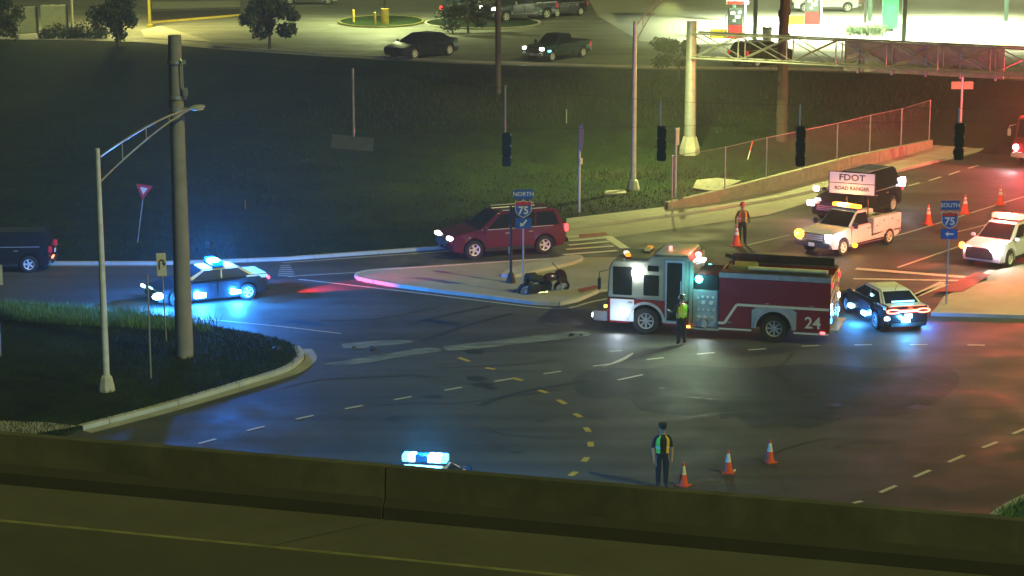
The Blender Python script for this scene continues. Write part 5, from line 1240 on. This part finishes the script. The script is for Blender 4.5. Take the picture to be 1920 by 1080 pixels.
for px, yb, yt in ((1263, 377, 292), (1362, 353, 275), (1438, 333, 257), (1505, 316, 243), (1571, 299, 230), (1632, 285, 215), (1690, 273, 203), (1745, 262, 187)):
    hb_ = float(np.interp(px, [x for x, y in wt], WH)); p = None
    # on the wall line
    best = None
    for i in range(len(WP) - 1):
        x0, x1 = wt[i][0], wt[i + 1][0]
        if x0 <= px <= x1: p = WP[i].lerp(WP[i + 1], (px - x0) / (x1 - x0)); nn = Vector((-(WP[i + 1] - WP[i]).y, (WP[i + 1] - WP[i]).x, 0)).normalized() * .14; p = p + nn
    hb_ = zat(yb, p.y); ht_ = zat(yt, p.y); k = MB(); k.cyl((p.x, p.y, hb_), (p.x, p.y, ht_), .035, n=8); k.build('fence_post', galv, fence); fp.append((p, hb_, ht_))
for (p0, b0, t0), (p1, b1, t1) in zip(fp[:-1], fp[1:]):
    d_ = Vector((p1.x - p0.x, p1.y - p0.y, 0)); L = d_.length; a = math.atan2(d_.y, d_.x)
    k = MB(); k.add([(0, 0, b0 + .05), (L, 0, b1 + .05), (L, 0, t1 - .05), (0, 0, t0 - .05)], [(0, 1, 2, 3)]); k.build('fence_mesh', mesh_m, fence, loc=(p0.x, p0.y, 0), rot=(0, 0, a))
    k = MB(); k.cyl((p0.x, p0.y, t0 - .03), (p1.x, p1.y, t1 - .03), .018, n=6); k.build('top_rail', galv, fence)
p = GT(1402, 300); t = thing('marker_stake', 'leaning orange topped marker stake behind the fence', 'stake', p); t.rotation_euler = (0, R(14), 0); k = MB(); k.cyl((0, 0, 0), (0, 0, .55), .035, n=8); k.build('stake', sign_white, t); k = MB(); k.cyl((0, 0, .55), (0, 0, 1.15), .037, n=8); k.build('stake_top', cone_o, t)
c = G(519, 660, .12); k = MB(); k.sphere((c.x, c.y, .22), (.16, .14, .12)); k.box((c.x + .12, c.y, .2), (.12, .1, .1)); tag(k.build('helmet', dark_metal, smooth_=True), 'small dark helmet lying in the grass near the island tip', 'helmet')

# ------------------------------------------------------------------ vegetation
def leafball(name, m, parent, blobs, n, size, loc=(0, 0, 0)):
    V = []; F = []
    for i in range(n):
        c, r_ = blobs[rnd.randrange(len(blobs))]
        u = Vector((rnd.gauss(0, 1), rnd.gauss(0, 1), rnd.gauss(0, 1))).normalized() * (rnd.random() ** .45)
        p = Vector(c) + Vector((u.x * r_[0], u.y * r_[1], u.z * r_[2])); a = Vector((rnd.gauss(0, 1), rnd.gauss(0, 1), rnd.gauss(0, 1))).normalized(); b = a.orthogonal().normalized(); s_ = size * rnd.uniform(.6, 1.4)
        o = len(V); V += [tuple(p - b * s_ * .4), tuple(p + a * s_ * .5 + b * .1 * s_), tuple(p + b * s_ * .4 + a * s_ * .1), tuple(p - a * s_ * .5)]; F.append((o, o + 1, o + 2, o + 3))
    me = bpy.data.meshes.new(name); me.from_pydata(V, [], F); me.materials.append(m); o = bpy.data.objects.new(name, me); COL.objects.link(o); o.parent = parent; o.location = loc; return o
def tree(label, base, crown_c, crown_r, trunk_r, n, size, m=leaf_m, cat='tree', name='tree', group=None):
    t = thing(name, label, cat, base, group=group); cc = Vector(crown_c) 
    k = MB(); pts = [Vector((0, 0, -.2)), Vector((rnd.uniform(-.1, .1), 0, cc.z * .45)), Vector((cc.x * .6, cc.y * .6, cc.z * .8))]
    k.cyl(pts[0], pts[1], trunk_r, trunk_r * .75, n=10); k.cyl(pts[1], pts[2], trunk_r * .75, trunk_r * .5, n=8)
    blobs = []
    for i in range(16):
        u = Vector((rnd.gauss(0, 1), rnd.gauss(0, 1), rnd.gauss(0, .8))).normalized() * rnd.uniform(.3, 1.05); c_ = cc + Vector((u.x * crown_r[0], u.y * crown_r[1], u.z * crown_r[2])); f = rnd.uniform(.18, .42)
        blobs.append((c_, tuple(x * f for x in crown_r))); k.cyl(pts[2] if i % 2 else pts[1], c_, trunk_r * .3, trunk_r * .1, n=6)
    k.build('trunk', bark, t); leafball('crown', m, t, blobs, n, size); return t
def L3(px, py): return G(px, py, LOTZ)
tree('dark shaggy tree at the far left top corner', L3(-5, 78), (0, 0, 1.9), (1.7, 1.5, 2.0), .12, 3500, .18, leaf_dk)
tree('dark leafy tree between the two bright posts, top left', L3(222, 84), (0, 0, 2.4), (1.9, 1.6, 2.4), .13, 4500, .20, leaf_dk)
tree('dark palm like tree with a pale trunk beside the left car park entrance', GT(505, 92), (-.1, 0, 2.6), (2.2, 1.9, 1.6), .12, 4200, .26, leaf_dk)
tree('dark leafy tree growing in the planted island by the passing pickup', L3(878, 62), (0, 0, 1.7), (2.4, 1.6, 1.6), .10, 3800, .17, leaf_dk)
tree('scrubby dark tree just left of the sign gantry column', GT(1272, 150), (0, 0, 1.8), (1.7, 1.4, 1.1), .08, 1800, .18, leaf_dk)
for px, py, rx, rz_, lab in ((110, 72, 1.3, .75, 'low round dark shrub left of the pale post'), (165, 72, 1.5, .9, 'low round dark shrub between the pale post and the dark tree')):
    p = L3(px, py); t = thing('shrub', lab, 'shrub', p); leafball('foliage', leaf_dk, t, [((0, 0, rz_ * .6), (rx, 1.0, rz_)), ((-.8, 0, rz_ * .4), (rx * .6, .8, rz_ * .6)), ((.8, 0, rz_ * .4), (rx * .6, .8, rz_ * .6))], 2200, .13); k = MB(); k.cyl((0, 0, -.2), (0, 0, rz_), .05, n=6); k.build('stem', bark, t)
p = L3(1620, 76); t = thing('hedge', 'clipped round topped green hedge under the station sign', 'hedge', p); leafball('foliage', mat('hedge_green', (.018, .06, .012), .6, var=.4), t, [((x, 0, .75), (.7, .8, .55)) for x in (-1.2, -.6, 0, .6, 1.2)], 4500, .09)
# pine trunk and utility pole
p = GT(1465, 262); t = thing('pine_tree', 'tall bare pine trunk rising past the gantry truss', 'tree', p); k = MB(); pr = [(0, .0), (.02, 3), (-.06, 6), (.05, 9), (.0, 12), (.05, 16)]
for (a0, z0), (a1, z1) in zip(pr[:-1], pr[1:]): k.cyl((a0, 0, z0 - .2), (a1, 0, z1), .34 - z0 * .006, .34 - z1 * .006, n=14)
for i in range(26): z = rnd.uniform(.5, 15); a_ = rnd.uniform(0, 6.28); k.sphere((.31 * math.cos(a_), .31 * math.sin(a_), z), (.08, .08, .25), 6, 5)
k.build('trunk', bark, t, smooth_=True); leafball('crown', leaf_dk, t, [((rnd.uniform(-2, 2), rnd.uniform(-2, 2), rnd.uniform(15, 20)), (1.4, 1.4, 1)) for _ in range(9)], 3000, .2)
p = GT(934, 175); t = thing('utility_pole', 'slim dark utility pole rising beside the passing pickup', 'utility pole', p); k = MB(); k.cyl((0, 0, -.3), (0, 0, 13), .20, .15, n=12); k.build('shaft', mat('weathered_wood', (.11, .09, .08), .85, bump=.5), t, smooth_=True); k = MB(); k.box((0, 0, 12.2), (2.4, .12, .12)); k.build('crossarm', bark, t)
# small posts in the ditch
for px, yb, yt, lab in ((1062, 232, 205, 'short thin stake standing in the dark ditch'), (460, 392, 374, 'small rust coloured marker in the dark verge left of centre')):
    p = GT(px, yb); t = thing('stake', lab, 'stake', p); hh = zat(yt, p.y) - p.z; k = MB(); k.cyl((0, 0, 0), (0, 0, hh), .04, n=8); k.build('post', mat('rusty', (.25, .12, .05), .7) if px < 900 else galv, t)
def weeds(name, lab, cx, cy, n, sx, h):
    p0 = GT(cx, cy)
    def f(): x, y = p0.x + rnd.gauss(0, sx), p0.y + rnd.gauss(0, sx * .6); return (x, y, H(x, y) - .03)
    o = blades(name, f, n * 2, h * .15, h * .6, .03, mat('dry_weed', (.035, .042, .014), .8, var=.5)); return o
weeds('weeds', '', 1010, 185, 1100, 2.6, .8); weeds('weeds', '', 1330, 190, 1100, 3.2, .7); weeds('weeds', '', 780, 200, 1100, 3.2, .6); weeds('weeds', '', 1180, 330, 600, 2.2, .5); weeds('weeds', '', 1620, 190, 1100, 3.5, 1.0)

# ------------------------------------------------------------------ car park and filling station
lotp = [Vector((p.x, p.y, 0)) for p in _EW] + [Vector((90, 175, 0)), Vector((150, 320, 0)), Vector((-150, 320, 0)), Vector((-75, 200, 0))]
tag(sheet('car_park', lotp, LOTZ + .02, lot_asphalt), kind='structure')
def lotsheet(q, z, m, name): return sheet(name, [L3(x, y) for x, y in q], LOTZ + z, m)
lotsheet([(1120, 30), (1200, 78), (1300, 84), (1480, 80), (1700, 84), (1920, 86), (1920, -45), (1080, -45)], .035, mat('forecourt_concrete', (.42, .42, .38), .7, var=.12, scale=.3), 'forecourt')
strip_l = thing('lot_edge_kerb', 'pale kerb line between the car park and the dark grass bank', 'kerb')
P = [L3(x, y - 3) for x, y in _edge[4:]]
for a, b in zip(P[:-1], P[1:]):
    n_ = max(1, round((b - a).length / 3.5))
    for j in range(n_):
        p0, p1 = a.lerp(b, j / n_), a.lerp(b, (j + .98) / n_); k = MB(); dd2 = (p1 - p0); k.box(((p0 + p1) / 2) + Vector((0, 0, .06)), (dd2.length, .16, .14), rz=math.atan2(dd2.y, dd2.x)); k.build('kerb_stone', conc_l, strip_l)
def lotline(a, b, wd=.12, m=mark_w):
    p, q = L3(*a), L3(*b); t_ = (q - p).normalized(); n_ = Vector((-t_.y, t_.x, 0)) * wd / 2; k = MB(); k.add([tuple(p + n_ + Vector((0, 0, .045))), tuple(p - n_ + Vector((0, 0, .045))), tuple(q - n_ + Vector((0, 0, .045))), tuple(q + n_ + Vector((0, 0, .045)))], [(0, 1, 2, 3)]); o = k.build('parking_line', m); o['kind'] = 'structure'
for a, b in (((380, 67), (450, 67)), ((600, 49), (680, 42)), ((660, 103), (760, 96)), ((1140, 24), (1175, 26)), ((1330, 128), (1380, 124)), ((1480, 126), (1540, 122)), ((1545, 132), (1590, 129)), ((530, 68), (560, 67))): lotline(a, b)
# entrance driveway slab left and raised bed
lotsheet([(265, 58), (300, 50), (345, 63), (400, 80), (270, 72)], .06, pave_m, 'entrance_path')
lotsheet([(285, 39), (450, 31), (450, 18), (285, 22)], .05, mat('mulch', (.035, .02, .015), .9), 'mulch_bed')
lotsheet([(285, 19), (450, 15), (450, 3), (285, 5)], .07, pave_m, 'entrance_walk')
k = MB(); a, b = L3(285, 44), L3(452, 30); d2 = b - a; k.box((a + b) / 2 + Vector((0, 0, .08)), (d2.length, .18, .16), rz=math.atan2(d2.y, d2.x)); tag(k.build('painted_kerb', yellow_paint), 'yellow painted kerb in front of the dark mulch bed', 'kerb')
# boundary wall top left
bw_ = thing('boundary_wall', 'pale boundary wall panels behind the shrubs, top left corner', 'wall')
for x0, x1, yb in ((-40, 34, 66), (36, 76, 62), (78, 132, 58)):
    p0, p1 = L3(x0, yb), L3(x1, yb - 2); p1.y = p0.y; k = MB(); k.box(((p0.x + p1.x) / 2, p0.y, LOTZ + 1.0), (p1.x - p0.x, .15, 2.0)); k.build('wall_panel', mat('pale_wall', (.42, .44, .33), .8, var=.1), bw_)
    k = MB(); k.box((p1.x, p0.y - .05, LOTZ + 1.03), (.1, .22, 2.06)); k.build('wall_post', dark_metal, bw_)
def lot_pole(px, py, h, r_, m, label, energy, col, base=None, lampz=None):
    p = L3(px, py); t = thing('lot_light_pole', label, 'lamp post', p, group='car park light poles'); k = MB(); k.cyl((0, 0, 0), (0, 0, h), r_, n=12); k.build('pole', m, t)
    k = MB(); k.cyl((0, 0, 0), (0, 0, .25), r_ * 2.2, n=12); k.build('foot', base or conc_l, t)
    k = MB(); k.box((0, -.4, h), (.5, .8, .16)); lo = k.build('lamp_head', dark_metal, t); k = MB(); k.box((0, -.4, h - .09), (.4, .6, .03)); k.build('lamp_glass', lamp_mat('lot_glass', (1, .95, .6), 20), lo)
    light('SPOT', (0, -.45, h - .25), energy, col, t, .2, spot=155, blend=.7, target=(0, -.45, 0), name='lot_lamp'); return t
lot_pole(136, 57, 7, .10, galv, 'pale pole in front of the boundary wall', 2500, (1, 1, .45))
lot_pole(281, 52, 7.5, .11, mat('yellow_pole', (.62, .50, .05), .45), 'bright yellow pole beside the mulch bed', 9000, (1, .9, .25), yellow_paint)
lot_pole(722, 48, 8, .09, dark_metal, 'dark pole on a fat yellow base in the painted kerb island', 14000, (.85, 1, .4))
p = L3(722, 48); k = MB(); k.cyl((p.x, p.y, LOTZ + .02), (p.x, p.y, LOTZ + 1.35), .32, n=16); tag(k.build('pole_protector', yellow_paint), 'fat yellow concrete sleeve around the foot of the dark pole', 'bollard')
for px, py, lab in ((703, 49, 'yellow bollard just left of the fat yellow sleeve'), (663, 44, 'lone yellow bollard at the left end of the painted kerb island')):
    p = L3(px, py); t = thing('bollard', lab, 'bollard', p); k = MB(); k.cyl((0, 0, 0), (0, 0, 1.05), .1, n=12); k.sphere((0, 0, 1.05), (.1, .1, .07)); k.build('post', yellow_paint, t)
def ikerb(c, rx, ry, label, fill=grass_gm, km=mat('faded_yellow', (.22, .20, .05), .7)):
    p = L3(*c); pts = [Vector((p.x + rx * math.cos(a_), p.y + ry * math.sin(a_), 0)) for a_ in [2 * math.pi * i / 24 for i in range(25)]]
    k = MB(); k.prism([(q.x, q.y) for q in pts[:-1]], LOTZ, LOTZ + .12, axis='z'); o = k.build('planted_island', fill); o['kind'] = 'structure'
    t = thing('island_kerb', label, 'kerb'); 
    for i in range(24): a_, b_ = pts[i], pts[i + 1]; d2 = b_ - a_; k = MB(); k.box(((a_.x + b_.x) / 2, (a_.y + b_.y) / 2, LOTZ + .08), (d2.length * .97, .18, .17), rz=math.atan2(d2.y, d2.x)); k.build('kerb_stone', km, t)
ikerb((715, 42), 3.4, 5.0, 'yellow painted kerb around the small island with the fat yellow sleeve'); ikerb((905, 45), 4.6, 5.0, 'pale kerb around the planted island behind the passing pickup', km=conc)
# vehicles of the car park
pk = pickup('dark crew cab pickup with bright headlights driving through the car park', mat('dark_green_paint', (.02, .05, .045), .25, coat=.5), wb=3.7, hl=22, group=None); vplace(pk, (1036, 116), (1094, 108), 3.7, 1, LOTZ + .02, 2.0)
k = MB(); k.box((2.2, .98, .8), (.3, .08, .12)); k.build('side_flasher', lamp_mat('teal', (.1, .8, 1), 9), pk); light('SPOT', (3.0, 0, .95), 60, (1, .95, .8), pk, .1, spot=70, target=(8, 0, 0), name='headlamp')
dsd = sedan('dark saloon parked in shade in front of the planted island', black_p, black_p, name='parked_car', cat='car'); vplace(dsd, (776, 112), (846, 104), 3.05, 1, LOTZ + .02, 1.9)
bk = suv('black large vehicle showing red tail lights, top centre', black_p, name='parked_car', hl=1, tl=3, Hh=1.9); c = L3(872, 34); bk.location = c; bk.rotation_euler = (0, 0, R(60))
b2 = pickup('black pickup with round headlights facing left at the top edge', black_p, hl=22); vplace(b2, (945, 42), (1030, 36), 3.7, 1, LOTZ + .02, 2.0)
b3 = suv('dark hatchback parked in a row at the top edge right of the black pickup', black_p, L=4.5, wb=2.7, Hh=1.6, name='parked_car', hl=0, tl=0); c = L3(1052, 30); b3.location = c; b3.rotation_euler = (0, 0, R(222))
wtk = pickup('white pickup partly cut off by the top edge left of the yellow bollards', white_p, hl=0); vplace(wtk, (615, 9), (545, 9), 3.7, -1, LOTZ + .02, 2.0)
wp2 = pickup('white pickup standing at the fuel pump under the station lights', white_p, hl=0); c = L3(1535, 22); wp2.location = (c.x + .4, c.y, LOTZ + .02); wp2.rotation_euler = (0, 0, R(186))
gs = suv('dark car seen from behind parked under the gantry truss', mat('dark_olive_paint', (.03, .035, .02), .3, coat=.5), name='parked_car', hl=0, tl=.4, Hh=1.65, L=4.7, wb=2.8); c = L3(1428, 124); gs.location = (c.x, c.y + .6, LOTZ + .02); gs.rotation_euler = (0, 0, R(42))
# fuel pumps
def pump(px, py, label):
    p = L3(px, py); t = thing('fuel_pump', label, 'fuel pump', p, group='fuel pumps'); t.scale = (1.12,) * 3
    k = MB(); k.box((0, 0, .45), (.95, .6, .9)); k.build('lower_cabinet', sign_red, t, bevel=.02)
    k = MB(); k.box((0, 0, 1.45), (.95, .5, 1.1)); u = k.build('upper_cabinet', mat('pump_dark', (.05, .07, .07), .4), t, bevel=.02)
    for x, z, w_, h_ in ((-.2, 1.7, .3, .2), (.12, 1.45, .35, .22), (-.1, 1.2, .2, .16), (.25, 1.75, .2, .2)): k = MB(); k.box((x, -.26, z), (w_, .02, h_)); k.build('display', sign_white, u)
    k = MB(); k.box((.62, 0, 1.15), (.14, .55, 2.3)); k.build('side_column', sign_white, t, bevel=.01)
    k = MB(); k.box((.1, 0, 2.45), (1.5, .6, .35)); k.build('topper', mat('topper', (.9, .85, .6), .5), t, bevel=.02); k = MB(); k.box((.0, -.31, 2.42), (1.1, .02, .2)); k.build('topper_panel', sign_red, t)
    k = MB(); k.tube([(-.5, -.2, 1.9), (-.7, -.3, 1.4), (-.65, -.3, .8), (-.5, -.25, 1.1)], .025); k.build('hose', black, t)
    k = MB(); k.box((-1.1, 0, .32), (1.1, .35, .6)); k.build('guard', mat('guard_yellow', (.8, .62, .04), .5), t, bevel=.02); return t
pump(1378, 72, 'red and dark fuel pump left of the green canopy column'); pump(1522, 46, 'fuel pump with a yellow guard right of the pine trunk')
# canopy (its roof is above the picture, its lamps light the forecourt)
cz = LOTZ + 5.4; cA = L3(1415, 78); t = thing('station_canopy', 'filling station canopy on dark green columns lighting the forecourt', 'canopy', (cA.x, cA.y, LOTZ))
for dx, dy in ((0, 0), (11, 0), (22, 0), (0, 16), (11, 16), (22, 16)): k = MB(); k.box((dx, dy, 2.7), (.3, .3, 5.4)); k.build('column', mat('column_green', (.03, .07, .06), .5), t, bevel=.02)
k = MB(); k.box((11, 8, 5.9), (28, 22, .9)); k.build('canopy_roof', white_p, t)
for dx in (1, 7.5, 14, 20.5):
    for dy in (1, 8, 15):
        k = MB(); k.box((dx, dy, 5.42), (.6, .6, .06)); k.build('canopy_lamp', lamp_mat('canopy_glow', (.9, 1, .8), 20), t)
        light('SPOT', (dx, dy, 5.3), 15000, (.88, 1.0, .56), t, .3, spot=150, blend=.6, target=(dx, dy, 0), name='canopy_light')
p = L3(1438, 80); t = thing('litter_bin', 'dark litter bin beside the green canopy column', 'litter bin', p); k = MB(); k.lathe([(.32, 0), (.36, .9), (.38, 1.0)], n=14); k.build('bin_body', mat('bin_grey', (.12, .13, .12), .6), t); k = MB(); k.lathe([(.39, 1.0), (.34, 1.15), (.1, 1.28)], n=14); k.build('lid', dark_metal, t)
p = L3(1622, 44); t = thing('sign_mast', 'slim dark mast behind the clipped hedge', 'post', p); post(t, 7, .12, dark_metal)
p = L3(1668, 60); t = thing('price_sign', 'green glowing station sign beside the hedge', 'sign', p); k = MB(); k.box((0, 0, 1.6), (1.2, .3, 2.6)); k.build('sign_box', mat('green_glow', (.05, .7, .12), .5, emis=(.05, 1, .15), es=1.6), t, bevel=.03); k = MB(); k.box((0, 0, .15), (.6, .25, .3)); k.build('sign_foot', dark_metal, t)
light('POINT', (0, -.6, 1.8), 50, (.1, 1, .2), t, .3, name='sign_light')
sh = thing('station_shop', 'bright filling station shop behind the forecourt', 'shop', (L3(1720, 20).x, 215, LOTZ)); k = MB(); k.box((6, 6, 2.2), (30, 10, 4.4)); k.build('wall', white_p, sh)
for i in range(7): k = MB(); k.box((-7 + i * 4, .98, 1.6), (3.4, .08, 2.6)); w2 = k.build('window', lamp_mat('shop_glow', (1, 1, .8), 2), sh)
k = MB(); k.box((6, 6, 4.6), (31, 11, .4)); k.build('roof', dark_metal, sh)

# ------------------------------------------------------------------ night air
k = MB(); k.box((0, 145, 13.0), (400, 420, 31.0)); hz = k.build('haze', None) if False else None
me = bpy.data.meshes.new('haze'); me.from_pydata(k.v, [], k.f); hz = bpy.data.objects.new('haze', me); COL.objects.link(hz); hz['kind'] = 'stuff'
hm = bpy.data.materials.new('night_air'); hm.use_nodes = True; ht_ = hm.node_tree; ht_.nodes.remove(ht_.nodes['Principled BSDF'])
pv = ht_.nodes.new('ShaderNodeVolumePrincipled'); pv.inputs['Color'].default_value = (.85, .95, .85, 1); pv.inputs['Density'].default_value = .0012; pv.inputs['Anisotropy'].default_value = .2
ht_.links.new(pv.outputs[0], ht_.nodes['Material Output'].inputs['Volume']); me.materials.append(hm)
for o in list(bpy.data.objects):
    if o.type == 'MESH' and o.name.split('.')[0] in ('weeds',): o['kind'] = 'stuff'
